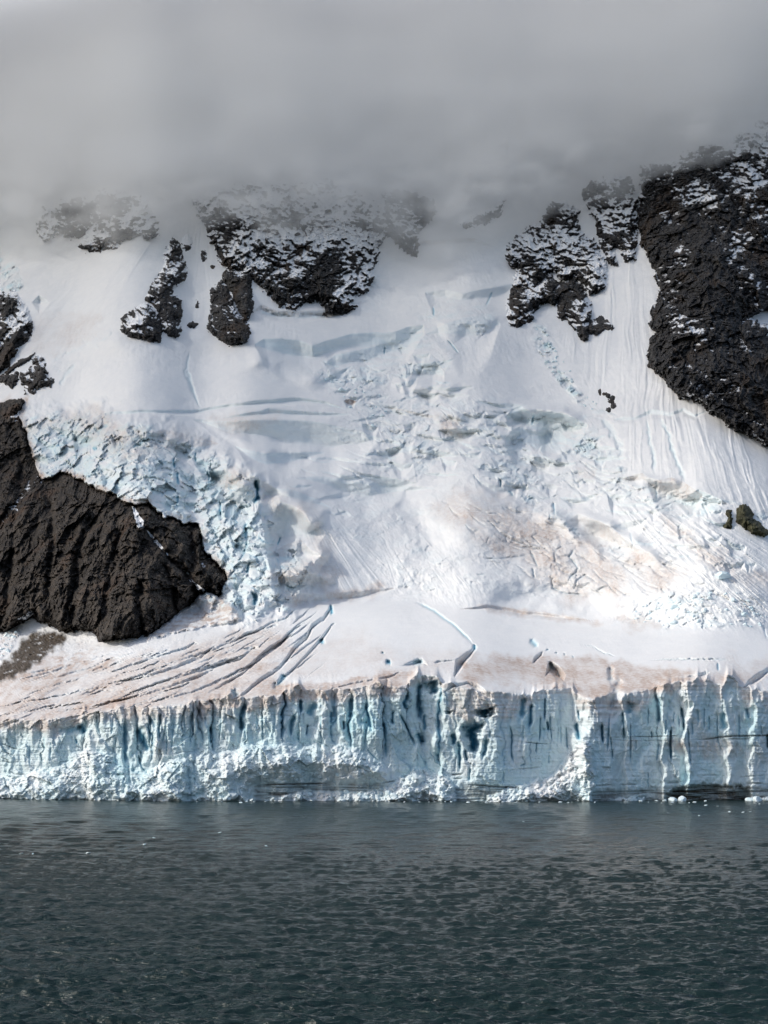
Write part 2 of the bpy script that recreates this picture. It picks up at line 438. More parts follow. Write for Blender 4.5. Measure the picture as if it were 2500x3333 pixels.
# --- broken brinks on the mountain (traced lip lines with wall heights)
step(tp('I', [(60, 400, 4), (110, 372, 60), (220, 372, 90), (330, 385, 95), (400, 412, 70), (480, 385, 70), (620, 348, 80), (760, 335, 85), (900, 332, 70), (980, 300, 70), (1060, 290, 20)]), 1.3, 1.0, 2, 0.55, seed=61)
step(tp('I', [(1085, 92, 2), (1120, 84, 40), (1200, 80, 50), (1300, 100, 40), (1400, 80, 50), (1500, 62, 56), (1560, 50, 46), (1630, 44, 2)]), 2.4, 0.8, 2, 0.25, seed=62)
step(tp('I', [(480, 520, 5), (540, 470, 60), (700, 430, 80), (850, 400, 50), (960, 370, 60), (1060, 330, 10)]), 1.2, 0.9, 3, 0.5, seed=63)
step(tp('I', [(1090, 340, 2), (1200, 280, 60), (1300, 250, 110), (1400, 240, 120), (1470, 240, 80), (1520, 270, 4)]), 1.6, 0.6, 3, 0.32, seed=64)
step(tp('I', [(940, 580, 5), (1000, 540, 50), (1140, 505, 90), (1180, 560, 20)]), 0.8, 1.0, 2, 0.45, seed=65)
step(tp('C', [(430, 198, 2), (480, 188, 10), (600, 178, 12), (740, 180, 10), (870, 175, 12), (1000, 150, 12), (1150, 135, 16), (1300, 126, 14), (1400, 140, 9), (1500, 176, 2)]), 0.9, 1.2, 1.5, 0.55, seed=66)
step(tp('C', [(970, 212, 2), (1060, 190, 12), (1130, 180, 16), (1160, 170, 20), (1250, 180, 16), (1400, 190, 12), (1510, 195, 2)]), 0.8, 1.2, 1.5, 0.6, seed=67)
step(tp('C', [(840, 218, 2), (930, 222, 28), (1010, 228, 52), (1100, 222, 60), (1200, 222, 86), (1340, 226, 105), (1450, 245, 85), (1560, 270, 50), (1640, 300, 4)]), 1.2, 1.2, 1.5, 0.42, seed=68)
step(tp('C', [(1020, 335, 2), (1080, 352, 32), (1150, 365, 50), (1240, 362, 42), (1340, 360, 18), (1400, 362, 2)]), 1.3, 1.0, 1.5, 0.45, seed=69)
step(tp('C', [(1290, 470, 2), (1400, 465, 30), (1500, 475, 60), (1580, 488, 66), (1640, 494, 48), (1760, 505, 20), (1880, 515, 2)]), 1.2, 0.9, 2, 0.4, seed=70)
step(tp('C', [(640, 290, 2), (700, 262, 40), (790, 275, 55), (880, 300, 40), (940, 322, 2)]), 1.5, 0.8, 2, 0.2, 0.35, seed=71)
step(tp('C', [(900, 440, 4), (940, 440, 40), (985, 440, 8)]), 1, 1, 1, 0.6, seed=72)
step(tp('C', [(930, 560, 4), (960, 505, 60), (1010, 490, 90), (1060, 500, 100), (1095, 520, 70), (1100, 560, 5)]), 0.8, 0.8, 2, 0.5, seed=73)
step(tp('C', [(1120, 545, 3), (1180, 515, 26), (1270, 525, 34), (1360, 560, 22), (1430, 600, 2)]), 1.3, 1.0, 1.5, 0.4, seed=74)
step(tp('C', [(1135, 600, 6), (1160, 575, 130), (1200, 560, 170), (1280, 600, 120), (1340, 660, 70), (1400, 700, 5)]), 1.0, 0.75, 2, 0.4, seed=75)
step(tp('C', [(1160, 800, 5), (1230, 765, 50), (1300, 738, 70), (1340, 780, 20), (1380, 800, 2)]), 1.0, 0.9, 3, 0.35, 0.3, seed=76)
step(tp('C', [(1140, 900, 3), (1220, 880, 50), (1300, 860, 60), (1380, 880, 40), (1460, 930, 4)]), 1.2, 0.8, 3, 0.3, 0.3, seed=77)
step(tp('C', [(1180, 1000, 3), (1300, 980, 30), (1420, 970, 30), (1560, 960, 24), (1700, 948, 4)]), 1.0, 1.0, 3, 0.25, 0.35, seed=78)
step(tp('J', [(100, 190, 3), (120, 150, 70), (180, 130, 100), (240, 175, 90), (340, 165, 120), (430, 180, 110), (520, 210, 70), (570, 240, 8)]), 0.9, 1.0, 2, 0.6, seed=81)
step(tp('J', [(90, 330, 4), (120, 280, 90), (170, 255, 120), (240, 275, 80), (330, 295, 80), (410, 290, 70), (440, 320, 8)]), 1.0, 0.9, 2, 0.5, seed=82)
step(tp('J', [(150, 470, 2), (210, 430, 50), (290, 420, 70), (360, 450, 50), (440, 480, 8)]), 1.2, 0.8, 3, 0.35, seed=83)
step(tp('J', [(790, 570, 3), (850, 548, 26), (905, 532, 40), (930, 550, 20), (1000, 575, 80), (1080, 560, 110), (1160, 590, 110), (1230, 640, 70), (1260, 660, 10)]), 1.1, 0.9, 2, 0.3, 0.35, seed=84)
step(tp('J', [(1100, 700, 3), (1160, 690, 40), (1240, 640, 100), (1300, 660, 70), (1370, 690, 20)]), 0.8, 1.0, 2, 0.75, seed=85)
step(tp('J', [(740, 210, 2), (780, 198, 22), (860, 200, 14), (960, 150, 28), (1080, 165, 18), (1150, 140, 24), (1220, 185, 14), (1300, 160, 2)]), 0.9, 1.0, 2, 0.45, seed=86)
step(tp('D', [(-90, 300, 2), (0, 288, 20), (60, 268, 30), (140, 262, 22), (230, 285, 30), (320, 310, 2)]), 1.0, 1.0, 2, 0.5, seed=87)
step(tp('D', [(-110, 385, 2), (-20, 396, 34), (50, 408, 34), (130, 425, 2)]), 1.0, 1.0, 2, 0.45, seed=88)
step(tp('D', [(20, 100, 5), (220, 135, 12), (290, 128, 26), (330, 180, 3)]), 1.0, 1.0, 2, 0.4, 0.3, seed=89)
step(tp('D', [(780, 600, 3), (840, 560, 60), (930, 590, 70), (1010, 640, 60), (1100, 720, 3)]), 1.0, 0.8, 3, 0.25, 0.3, seed=90)
step(tp('D', [(330, 970, 2), (450, 955, 12), (600, 975, 16), (760, 1000, 12), (900, 1020, 2)]), 0.8, 1.0, 3, 0.15, 0.6, seed=91)
step(tp('A', [(140, 640, 3), (170, 610, 30), (210, 640, 3)]), 1.3, 1.0, 2, 0.3, seed=92)
step(tp('B', [(140, 590, 3), (180, 575, 26), (250, 570, 14), (330, 565, 22), (400, 570, 14), (470, 595, 3)]), 0.8, 1.0, 2, 0.25, 0.3, seed=93)
step(tp('A', [(1090, 680, 3), (1130, 650, 24), (1200, 675, 24), (1300, 680, 26), (1400, 675, 22), (1500, 670, 16), (1560, 640, 3)]), 0.8, 1.0, 2, 0.25, 0.35, seed=94)
step(tp('I', [(590, 745, 3), (610, 735, 28), (640, 738, 30), (660, 750, 4)]), 0.8, 1.2, 1, 0.1, 0.8, seed=95)

def scatter(tile, pts, n, L, hgt, blue, dirtv, seed, tilt=0.0, dec=(.7, 1.6)):
    r = random.Random(seed); p = np.array(tp(tile, pts)); k = 0
    while k < n:
        u = r.uniform(p[:, 0].min(), p[:, 0].max()); v = r.uniform(p[:, 1].min(), p[:, 1].max())
        if poly_sdf(np.array([u]), np.array([v]), p)[0] < 0: continue
        half = r.uniform(*L) * r.choice((.6, 1, 1, 1.3)); h = r.uniform(*hgt) * r.choice((.6, .8, 1, 1.3)); sag = r.uniform(-.28, .18) * half; tl = tilt + r.gauss(0, .16)
        q = [(u + t * half, v - sag * (1 - t * t) + tl * t * half + r.gauss(0, 1.5), h * max(.0, 1 - abs(t) ** 2.2) * r.uniform(.75, 1.2)) for t in (-1, -.7, -.35, 0, .35, .7, 1)]
        step(q, r.uniform(*dec), r.uniform(.75, 1.1), 1.5, blue * r.uniform(.5, 1.2), dirtv, seed=1000 + seed * 97 + k, rag=.5)
        k += 1
scatter('D', [(0, 60), (500, 60), (950, 200), (1030, 420), (1500, 520), (1659, 620), (1659, 800), (1300, 760), (1000, 620), (800, 560), (500, 420), (200, 420), (0, 440)], 80, (22, 80), (5, 20), .5, 0, 1, .12)
scatter('D', [(250, 480), (650, 500), (1000, 700), (1200, 900), (1000, 930), (700, 850), (400, 740)], 70, (18, 65), (3, 9), .25, .25, 2, .3, (.4, 1.0))
scatter('D', [(900, 560), (1300, 760), (1659, 900), (1659, 1000), (1200, 930), (950, 720)], 40, (18, 60), (3, 10), .3, .2, 8, .45, (.4, 1.0))
scatter('I', [(400, 560), (900, 400), (1200, 500), (1300, 700), (900, 760), (600, 720)], 44, (14, 55), (4, 16), .5, 0, 3, -.1)
scatter('I', [(650, 760), (1100, 780), (1650, 760), (1650, 1100), (900, 1100)], 50, (18, 65), (4, 16), .5, .1, 4, .05)
scatter('C', [(120, 300), (400, 230), (640, 260), (900, 360), (1080, 480), (1120, 600), (1080, 900), (1060, 1060), (960, 1060), (980, 900), (880, 740), (600, 560), (300, 460), (180, 440)], 46, (22, 75), (8, 30), .9, 0, 5, .25)
scatter('C', [(1200, 400), (1659, 330), (1659, 620), (1450, 620), (1300, 520)], 18, (30, 90), (4, 14), .4, 0, 6, .08)
scatter('J', [(0, 400), (700, 480), (900, 640), (1300, 700), (1100, 800), (600, 700), (0, 620)], 40, (18, 60), (4, 16), .5, .1, 7, .15)

# soft conical snow fans under the gullies
for tile, ap, half, hgt, amp in (('A', (500, 765), 140, 110, 5), ('A', (860, 745), 120, 110, 5), ('A', (1110, 845), 90, 90, 5)):
    a = tp(tile, [ap])[0]
    du = (U - a[0]); dv = V - a[1]
    spread = np.maximum(dv, 1) * 0.75
    rel += amp * smooth(-10, 40, dv) * smooth(hgt, 20, dv) * np.exp(-(du / (spread + 10)) ** 2)

# --- rounded crests and bulges
def crest(tile, pts, w, h, seed=0):
    p = tp(tile, pts); s_ = TILES[tile][2]; w = w * s_
    cs, ok = box(p, 3 * w)
    u, v = U[:, cs][ok], V[:, cs][ok]
    d, t = line_dist(u + .3 * w * fbm(u / 70, v / 70, 1200 + seed, 2), v + .3 * w * fbm(u / 70, v / 70, 1250 + seed, 2), p)
    a = rel[:, cs]; a[ok] += h * np.exp(-(d / w) ** 2) * smooth(-.02, .2, t) * smooth(1.02, .8, t); rel[:, cs] = a
for i, (t, pts, w, h) in enumerate((
    ('C', [(420, 195), (560, 240), (700, 270), (850, 330), (980, 390), (1100, 440), (1200, 520), (1330, 590), (1420, 680), (1480, 800)], 46, 9), ('C', [(880, 215), (1000, 290), (1080, 340), (1240, 350), (1400, 362)], 26, 7), ('C', [(1000, 430), (1090, 450), (1200, 500)], 26, 6),
    ('C', [(1160, 570), (1280, 590), (1380, 690)], 52, 11), ('C', [(1220, 790), (1330, 750), (1420, 830)], 34, 8), ('C', [(1190, 900), (1330, 870), (1450, 930)], 36, 8), ('C', [(690, 300), (790, 285), (900, 330)], 34, 6), ('C', [(950, 500), (1020, 470), (1080, 520)], 34, 7),
    ('I', [(0, 500), (150, 470), (300, 570), (480, 660)], 60, 7), ('I', [(1150, 340), (1300, 270), (1450, 260), (1490, 330)], 70, 11), ('I', [(940, 600), (1080, 545), (1160, 520)], 30, 7), ('I', [(870, 650), (1100, 650), (1290, 690)], 50, 6), ('I', [(520, 490), (700, 450), (850, 410)], 36, 5), ('I', [(1130, 860), (1250, 840), (1290, 930)], 40, 6), ('I', [(900, 1080), (1000, 1040), (1130, 1060)], 36, 6),
    ('J', [(130, 140), (280, 150), (430, 170), (560, 230)], 28, 8), ('J', [(120, 290), (180, 255), (330, 290)], 26, 8), ('J', [(200, 440), (300, 420), (420, 470)], 34, 7), ('J', [(850, 560), (1000, 580), (1150, 600)], 28, 6), ('J', [(500, 780), (700, 850), (860, 950), (1050, 1080)], 34, 7), ('J', [(240, 780), (400, 800), (480, 870), (560, 930), (680, 1050)], 44, 8),
    ('D', [(250, 520), (480, 560), (700, 640), (860, 780)], 110, 5), ('D', [(430, 960), (700, 900), (1000, 960)], 60, -7), ('D', [(60, 420), (120, 560), (260, 760)], 60, -7))):
    crest(t, pts, w, h, i)

# --- blue slots and cracks on the mountain
for tile, pts, w, d, b, dp in (
    ('H', [(1265, 490), (1275, 600), (1265, 690)], 22, 10, 1.0, 0.75), ('H', [(630, 330), (635, 420)], 12, 4, .9, .6), ('H', [(652, 440), (660, 540)], 14, 4, .9, .6),
    ('H', [(795, 290), (797, 370)], 8, 3, .9, .5), ('H', [(985, 660), (988, 790)], 12, 5, .9, .7), ('H', [(1180, 830), (1185, 960)], 22, 4, .9, .35), ('H', [(1250, 1370), (1260, 1480)], 24, 7, .9, .6),
    ('H', [(1215, 1130), (1190, 1240)], 16, 4, .8, .5), ('H', [(1450, 940), (1430, 1010)], 8, 3, .8, .7), ('H', [(890, 430), (905, 520)], 10, 4, .9, .4), ('H', [(1100, 680), (1120, 720)], 6, 2, .6, .4),
    ('H', [(660, 620), (655, 720)], 14, 2.5, .9, .4), ('H', [(310, 260), (380, 210), (450, 170)], 26, 4, .9, .35), ('H', [(0, 110), (60, 120), (130, 70)], 24, 3, .9, .25), ('H', [(0, 250), (40, 260)], 20, 3, .9, .5),
    ('H', [(1120, 1150), (1180, 1060), (1200, 960)], 12, 3, .7, .3), ('H', [(1320, 1100), (1350, 1180), (1270, 1330)], 18, 2.5, .2, .1),
    ('I', [(830, 420), (832, 470)], 6, 3, .6, .4), ('I', [(1215, 380), (1250, 430), (1280, 460)], 6, 2.5, .4, .4), ('I', [(1130, 180), (1125, 240)], 7, 2, .7, .3), ('I', [(700, 680), (705, 700)], 6, 2, .4, .2), ('I', [(1480, 90), (1440, 180)], 5, 1.5, .6, .2),
    ('J', [(255, 180), (240, 250)], 6, 2.5, .7, .5), ('J', [(50, 570), (55, 620)], 9, 4, .5, .5), ('J', [(370, 710), (380, 785)], 8, 3, .3, .4), ('J', [(100, 640), (130, 670)], 12, 3, .6, .3),
    ('J', [(990, 580), (990, 700)], 10, 2, .3, .2), ('J', [(470, 870), (540, 910)], 22, 3, .2, .1),
    ('D', [(430, 755), (520, 755), (600, 742), (640, 735)], 6, 2.2, .2, .25), ('D', [(630, 715), (650, 755), (665, 797)], 10, 4, .4, .6), ('D', [(735, 725), (740, 775)], 7, 3, .3, .4), ('D', [(770, 700), (735, 728)], 5, 2, .3, .3),
    ('D', [(830, 705), (800, 745), (840, 795), (790, 860)], 9, 3.5, .3, .45), ('D', [(640, 795), (650, 842)], 9, 3.5, .3, .5), ('D', [(740, 832), (722, 850), (728, 882), (790, 905), (880, 912)], 9, 3.5, .3, .45),
    ('D', [(820, 890), (832, 850), (870, 825), (925, 860)], 8, 3, .2, .35), ('D', [(920, 890), (970, 872), (1010, 912)], 8, 3, .2, .35), ('D', [(635, 650), (680, 700), (720, 730)], 6, 2, .2, .2),
    ('D', [(900, 800), (940, 840), (980, 870)], 10, 2.5, .1, .2), ('D', [(440, 690), (455, 660)], 7, 2, .2, .3), ('D', [(525, 655), (530, 690)], 5, 2, .2, .3), ('D', [(715, 590), (720, 560)], 6, 2, .2, .2),
    ('D', [(1060, 640), (1075, 690), (1070, 720)], 9, 2.5, .2, .3), ('D', [(1195, 880), (1215, 905)], 9, 3, .3, .5), ('D', [(400, 825), (440, 822)], 7, 2, .2, .2), ('D', [(1640, 1050), (1655, 1100)], 6, 2, .3, .4),
    ('A', [(815, 860), (800, 940), (830, 1020), (850, 1055)], 10, 1.6, .25, 0), ('C', [(810, 0), (830, 90), (865, 170)], 10, 1.8, .3, 0), ('A', [(330, 900), (280, 960), (260, 1010)], 10, 1.5, .2, 0),
    ('J', [(640, 200), (720, 270), (770, 370), (780, 470)], 26, 3.0, .2, 0), ('J', [(930, 210), (950, 330), (975, 440), (980, 540)], 14, 2.0, .3, 0), ('J', [(1010, 200), (1060, 300), (1100, 430), (1165, 590)], 16, 2.2, .35, 0),
    ('B', [(1085, 340), (1100, 450), (1100, 560)], 26, 4, .1, 0)):
    x0, y0, s = TILES[tile]
    kx = .45 if tile == 'D' else .7
    groove(tp(tile, pts), max(w * s * kx, 2.3), d * (.55 if tile == 'D' else 1), b * (.4 if tile == 'D' else 1), dp * (.6 if tile == 'D' else 1), seed=int(pts[0][0]), wob=2.0)

# --- the low shelf: crevasses
CREV = [
    ('E', [(1000, 385, 6), (1150, 335, 20), (1260, 300, 22), (1340, 265, 20), (1420, 232, 22), (1520, 195, 16), (1659, 150, 12)]),
    ('E', [(620, 500, 4), (800, 478, 14), (930, 440, 22), (1060, 395, 26), (1200, 335, 36), (1265, 290, 14), (1290, 280, 2)]),
    ('E', [(680, 570, 4), (800, 548, 14), (1000, 478, 26), (1150, 430, 30), (1280, 380, 36), (1370, 350, 40), (1440, 345, 32), (1500, 310, 16), (1535, 285, 2)]),
    ('E', [(480, 660, 3), (640, 610, 14), (800, 580, 18), (1000, 520, 22), (1180, 455, 24), (1300, 400, 20), (1380, 380, 4)]),
    ('E', [(800, 640, 3), (950, 600, 14), (1150, 550, 18), (1300, 490, 20), (1420, 430, 24), (1500, 395, 20), (1600, 350, 4)]),
    ('E', [(1250, 560, 3), (1380, 480, 26), (1450, 430, 30), (1540, 350, 40), (1600, 300, 44), (1680, 250, 36), (1740, 210, 20), (1800, 160, 3)]),
    ('E', [(560, 525, 3), (700, 492, 12), (830, 452, 16), (970, 405, 14), (1060, 385, 2)]),
    ('E', [(200, 615, 3), (330, 580, 12), (520, 540, 14), (640, 520, 10), (760, 500, 2)]),
    ('E', [(300, 690, 3), (450, 650, 12), (600, 630, 14), (760, 590, 10), (860, 570, 2)]),
    ('E', [(560, 450, 3), (700, 420, 14), (840, 372, 22), (1000, 320, 16), (1140, 270, 22), (1165, 255, 18), (1180, 262, 2)]),
    ('F', [(-80, 260, 3), (0, 200, 30), (60, 185, 26), (160, 130, 16), (240, 112, 14), (290, 65, 10), (310, 55, 2)]),
    ('F', [(60, 360, 4), (140, 280, 36), (210, 240, 40), (260, 190, 26), (330, 148, 10), (360, 140, 2)]),
    ('F', [(-20, 300, 3), (40, 285, 30), (80, 285, 10), (140, 230, 10), (210, 185, 4)]),
    ('F', [(-60, 590, 4), (0, 545, 30), (100, 465, 34), (200, 400, 30), (250, 340, 40), (300, 265, 44), (370, 200, 46), (400, 140, 40), (470, 95, 34), (505, 45, 46), (520, 40, 3)]),
    ('F', [(180, 520, 4), (240, 452, 30), (300, 395, 20), (370, 320, 26), (430, 255, 30), (470, 205, 36), (515, 148, 26), (530, 142, 2)]),
    ('F', [(1250, 470, 4), (1262, 362, 96), (1300, 335, 70), (1350, 300, 40), (1372, 285, 20), (1385, 280, 2)]),
    ('F', [(930, 400, 3), (990, 372, 30), (1040, 358, 34), (1075, 378, 18), (1090, 395, 2)]),
    ('F', [(1130, 378, 3), (1150, 366, 18), (1240, 362, 10), (1262, 362, 2)]),
    ('F', [(1190, 560, 3), (1240, 505, 30), (1340, 492, 16), (1390, 500, 60), (1430, 540, 50), (1480, 590, 3)]),
    ('F', [(480, 540, 3), (560, 520, 10), (680, 495, 16), (800, 470, 14), (870, 450, 20), (930, 430, 3)]),
    ('G', [(248, 380, 3), (258, 345, 40), (300, 312, 30), (310, 310, 2)]),
    ('G', [(325, 460, 3), (345, 372, 70), (390, 390, 80), (430, 430, 60), (442, 450, 4)]),
    ('G', [(1170, 465, 3), (1190, 455, 14), (1290, 428, 30), (1310, 430, 3)]),
    ('G', [(1520, 520, 3), (1545, 480, 40), (1590, 445, 60), (1659, 405, 40), (1720, 400, 20), (1800, 390, 3)]),
    ('G', [(540, 270, 2), (600, 272, 8), (680, 315, 12), (740, 335, 3)]),
    ('G', [(960, 365, 2), (1040, 355, 8), (1200, 350, 12), (1320, 355, 14), (1420, 360, 4)]),
]
for i, (t, pts) in enumerate(CREV):
    step([(a, b, c * .8) for a, b, c in tp(t, pts)], 0.2, 1.0, 2.0, 0.55, seed=130 + i, rag=0.9)
rc = random.Random(12)
for i in range(64):
    t = rc.random(); 
    u = 60 + 960 * t + rc.gauss(0, 40); vt = np.interp(u, [0, 320, 640, 1000], [2200, 2140, 2075, 1995]); vb_ = np.interp(u, [0, 320, 640, 1000], [2330, 2300, 2270, 2200])
    v = rc.uniform(vt, vb_)
    sl = np.interp(u, [0, 400, 800, 1050], [-.20, -.32, -.50, -.80]) + rc.gauss(0, .05)
    half = rc.uniform(35, 120) * (1 - .35 * t); h = rc.uniform(2.5, 7.5)
    q = [(u + k * half, v + sl * k * half + 6 * (k * k - 1) * rc.uniform(-.5, 1), h * max(0, 1 - abs(k) ** 2.5)) for k in (-1, -.6, -.2, .2, .6, 1)]
    step(q, .3, 1.0, 1.5, .45, .1, seed=1900 + i, rag=.8)
for tile, pts, w, d, b, dp in (
    ('F', [(1030, 20), (1130, 72), (1240, 150), (1320, 222), (1368, 278)], 8, 3.5, .5, .2), ('F', [(1370, 275), (1372, 305)], 9, 5, .9, .8), ('F', [(512, 35), (514, 95)], 9, 7, .9, .9),
    ('F', [(455, 240), (455, 270)], 14, 6, .9, .8), ('F', [(235, 450), (185, 530)], 13, 5, .9, .7), ('F', [(840, 378), (872, 380)], 14, 8, .9, 1.0), ('F', [(815, 318), (828, 328)], 6, 4, .8, .8),
    ('F', [(1000, 380), (1060, 380)], 18, 5, .8, .35), ('G', [(235, 240), (275, 292)], 12, 4, .7, .3), ('G', [(345, 375), (395, 440), (415, 490)], 16, 6, .6, .5), ('G', [(712, 402), (716, 500)], 14, 6, .4, .5),
    ('G', [(772, 470), (745, 550), (720, 640), (712, 690)], 24, 5, .45, .12), ('G', [(1358, 382), (1362, 432)], 6, 3, .4, .6), ('G', [(335, 300), (338, 310)], 7, 3, .4, .5), ('G', [(438, 325), (442, 335)], 5, 3, .4, .5),
    ('G', [(388, 318), (392, 326)], 5, 3, .4, .4), ('G', [(490, 342), (492, 352)], 5, 2, .4, .4), ('E', [(1395, 545), (1425, 585)], 16, 6, 1, .8), ('E', [(1645, 500), (1655, 540)], 12, 5, 1, .7)):
    s = TILES[tile][2]
    groove(tp(tile, pts), w * s, d, b, dp, seed=int(pts[0][0]) + 7)
# parallel runnels of the dirty left part of the shelf
m_left = poly_mask(tp('E', [(0, 470), (300, 420), (800, 330), (1300, 200), (1659, 130), (1900, 120), (1800, 330), (1600, 480), (1300, 560), (800, 650), (400, 720), (0, 760), (-900, 780), (-900, 480)]), 40, 20, 80, 5)
q1 = (U * 0.40 + V * 0.92); q2 = (U * 0.92 - V * 0.40)
qw = q1 + 12 * fbm(q2 / 240, q1 / 90, 43, 2)
rel += m_left * 1.5 * ridged(q2 / 330, qw / 26, 44, 3, 0.6) * smooth(-.4, .4, perlin(q2 / 200, qw / 60, 45))
rel += m_left * 0.45 * fbm(X0 / 2.6, W0 / 4.5, 46, 3, 0.6)
# crumbs on the dirty left part and on the scree
SCREE = tp('E', [(-1200, 440), (-200, 440), (0, 400), (60, 360), (110, 290), (170, 235), (230, 185), (330, 200), (430, 225), (400, 262), (330, 292), (285, 335), (230, 385), (150, 425), (60, 470), (0, 505), (-200, 540), (-1200, 600)])
m_scree = poly_mask(SCREE, 12, 16, 30, 12)
rel += m_scree * (1.6 * fbm(X0 / 3, W0 / 4, 47, 4, .65) + 1.5)
CONE = tp('C', [(640, 1150), (700, 1112), (760, 1062), (840, 1005), (862, 955), (830, 915), (850, 905), (890, 950), (940, 990), (1000, 1020), (1045, 1080), (1000, 1095), (900, 1110), (760, 1140), (640, 1170)])
m_cone = poly_mask(CONE, 6, 4, 20, 13)
rel += m_cone * (6.0 + 0.8 * fbm(X0 / 2.4, W0 / 3, 48, 4, .6))
m_swhite = poly_mask(tp('E', [(-900, 230), (-100, 200), (0, 185), (60, 175), (120, 180), (130, 210), (90, 260), (40, 330), (0, 360), (-300, 420), (-900, 430)]), 8, 8, 25, 14)
rel += m_swhite * (2.5 + 1.6 * facets(X0 / 3.4, W0 / 4.6, 49, .9, .5))
m_swhite2 = poly_mask(tp('E', [(260, 360), (330, 300), (420, 230), (470, 180), (540, 165), (585, 190), (580, 235), (640, 245), (760, 235), (860, 225), (1000, 240), (1100, 200), (1300, 160), (900, 330), (600, 370), (400, 380)]), 12, 8, 25, 15)
rel += m_swhite2 * (1.5 + 0.8 * facets(X0 / 3.0, W0 / 4.0, 50, .9, .5))

# =================================================================== the ice cliff
# fallen-ice aprons and heaps leaning on the wall
APRON = [
    ('K0', [(-2000, 830), (0, 860), (150, 860), (300, 800), (420, 800), (560, 740), (640, 670), (740, 620), (860, 640), (980, 700), (1050, 780), (1120, 800), (1270, 840), (1400, 720), (1540, 680), (1659, 690), (1700, 1200), (-2000, 1200)], 11.0, 0.65),
    ('K1', [(-60, 680), (100, 620), (240, 660), (420, 600), (600, 560), (700, 600), (900, 560), (1060, 560), (1200, 600), (1420, 600), (1560, 720), (1700, 780), (1700, 920), (1200, 920), (600, 930), (500, 960), (540, 1200), (-60, 1200)], 10.0, 0.60),
    ('K1', [(620, 1060), (760, 1030), (900, 990), (1000, 972), (1300, 990), (1500, 990), (1659, 960), (1700, 1200), (620, 1200)], 7.0, 0.9),
    ('K2', [(-60, 1000), (60, 940), (160, 860), (260, 800), (360, 790), (460, 830), (560, 880), (620, 960), (660, 1200), (-60, 1200)], 13.0, 1.0),
    ('K2', [(880, 1050), (950, 1020), (1060, 960), (1150, 940), (1300, 905), (1420, 880), (1500, 800), (1580, 700), (1650, 600), (1720, 560), (1800, 580), (1820, 700), (1830, 860), (1800, 1200), (860, 1200)], 13.0, 1.0),
    ('K3', [(200, 1080), (260, 1065), (380, 1035), (520, 1040), (660, 1065), (690, 1200), (200, 1200)], 6.0, 0.8),
    ('K3', [(1460, 1060), (1520, 1035), (1620, 1040), (2600, 1000), (2600, 1200), (1450, 1200)], 6.0, 0.8),
]
apron = np.zeros_like(V); lump = np.zeros_like(V)
for i, (t, pts, out, lmp) in enumerate(APRON):
    p = tp(t, pts)
    cs, ok = box(p, 30)
    u, v = U[:, cs][ok], V[:, cs][ok]
    d = poly_sdf(u, v, p) + 7 * fbm(u / 26, v / 26, 160 + i, 3)
    ins = smooth(-6, 14, d)
    top = p[0][1]
    prof = out * (1 - np.exp(-np.maximum(d, 0) / 55.0))
    a = apron[:, cs]; a[ok] = np.maximum(a[ok], prof); apron[:, cs] = a
    l = lump[:, cs]; l[ok] = np.maximum(l[ok], ins * lmp); lump[:, cs] = l
apron *= is_cliff; lump *= is_cliff
wallm = is_cliff * (1 - smooth(0.0, 0.6, lump))
rel += apron
cx_ = is_cliff > 0.01
x_, z_ = X0[cx_], Z0[cx_]; c_ = is_cliff[cx_]; lm = lump[cx_]; wl = wallm[cx_]
hi = smooth(12, 26, z_)
# upright ribs, shelly facets, bedding
rib = 0.55 * ridged(x_ / 6.5 + .06 * z_ + .7 * fbm(x_ / 12, z_ / 16, 201, 2), z_ / 46, 202, 3, 0.55) + 0.5 * fbm(x_ / 2.6, z_ / 12, 203, 3, .55)
shell = 3.4 * facets((x_ + 3 * fbm(x_ / 11, z_ / 11, 217, 2)) / 11.0, z_ / 24, 218, .9, .35) + 1.7 * facets((x_ + 1.2 * fbm(x_ / 5, z_ / 5, 207, 2)) / 5.0, z_ / 9.5, 204, .8, .4) + 0.9 * facets((x_ + .8 * fbm(x_ / 3, z_ / 3, 208, 2)) / 2.3, z_ / 4.2, 205, .8, .35)
left = smooth(1700, 1300, U[cx_])
bed = 0.22 * perlin(z_ / 1.1 + .6 * fbm(x_ / 30, z_ / 8, 206, 2), x_ / 40, 209) + 0.12 * perlin(z_ / .5, x_ / 26, 210)
MID_U = [-620, 0, 300, 600, 900, 1200, 1500, 1640, 1900, 2100, 2500, 3130]
MID_V = [2450, 2450, 2470, 2450, 2430, 2440, 2470, 2480, 2440, 2398, 2396, 2396]
# columns between the vertical partings
u_, v_ = U[cx_], V[cx_]
qp = u_ + 15 * fbm(u_ / 48, v_ / 75, 77, 3)
pa = np.array(PILLARS, float)
pk = np.clip(np.searchsorted(pa, qp, side='right') - 1, 0, len(pa) - 2)
wid_p = pa[pk + 1] - pa[pk]
fr_ = (qp - pa[pk]) / wid_p
prng = np.random.default_rng(5)
p_out = prng.uniform(-1.6, 1.8, len(pa))[pk]; p_tilt = prng.uniform(-1.2, 1.2, len(pa))[pk]; p_gap = np.where(prng.random(len(pa)) < .5, .35, prng.uniform(1.2, 4.0, len(pa))); p_len = prng.uniform(-75, 55, len(pa))[pk]; p_rnd = prng.uniform(.3, 1.5, len(pa))[pk]
mid_v = np.interp(u_, MID_U, MID_V)
fadep = smooth(mid_v + 25 + p_len, mid_v - 45 + p_len, v_) * (1 - .72 * smooth(1330, 1620, u_)) * (.45 + .55 * smooth(-.4, .3, fbm(u_ / 150, v_ / 400, 78, 2)))
edge_px = np.minimum(fr_, 1 - fr_) * wid_p
gap_d = np.where(fr_ < .5, p_gap[pk], p_gap[np.minimum(pk + 1, len(pa) - 1)])
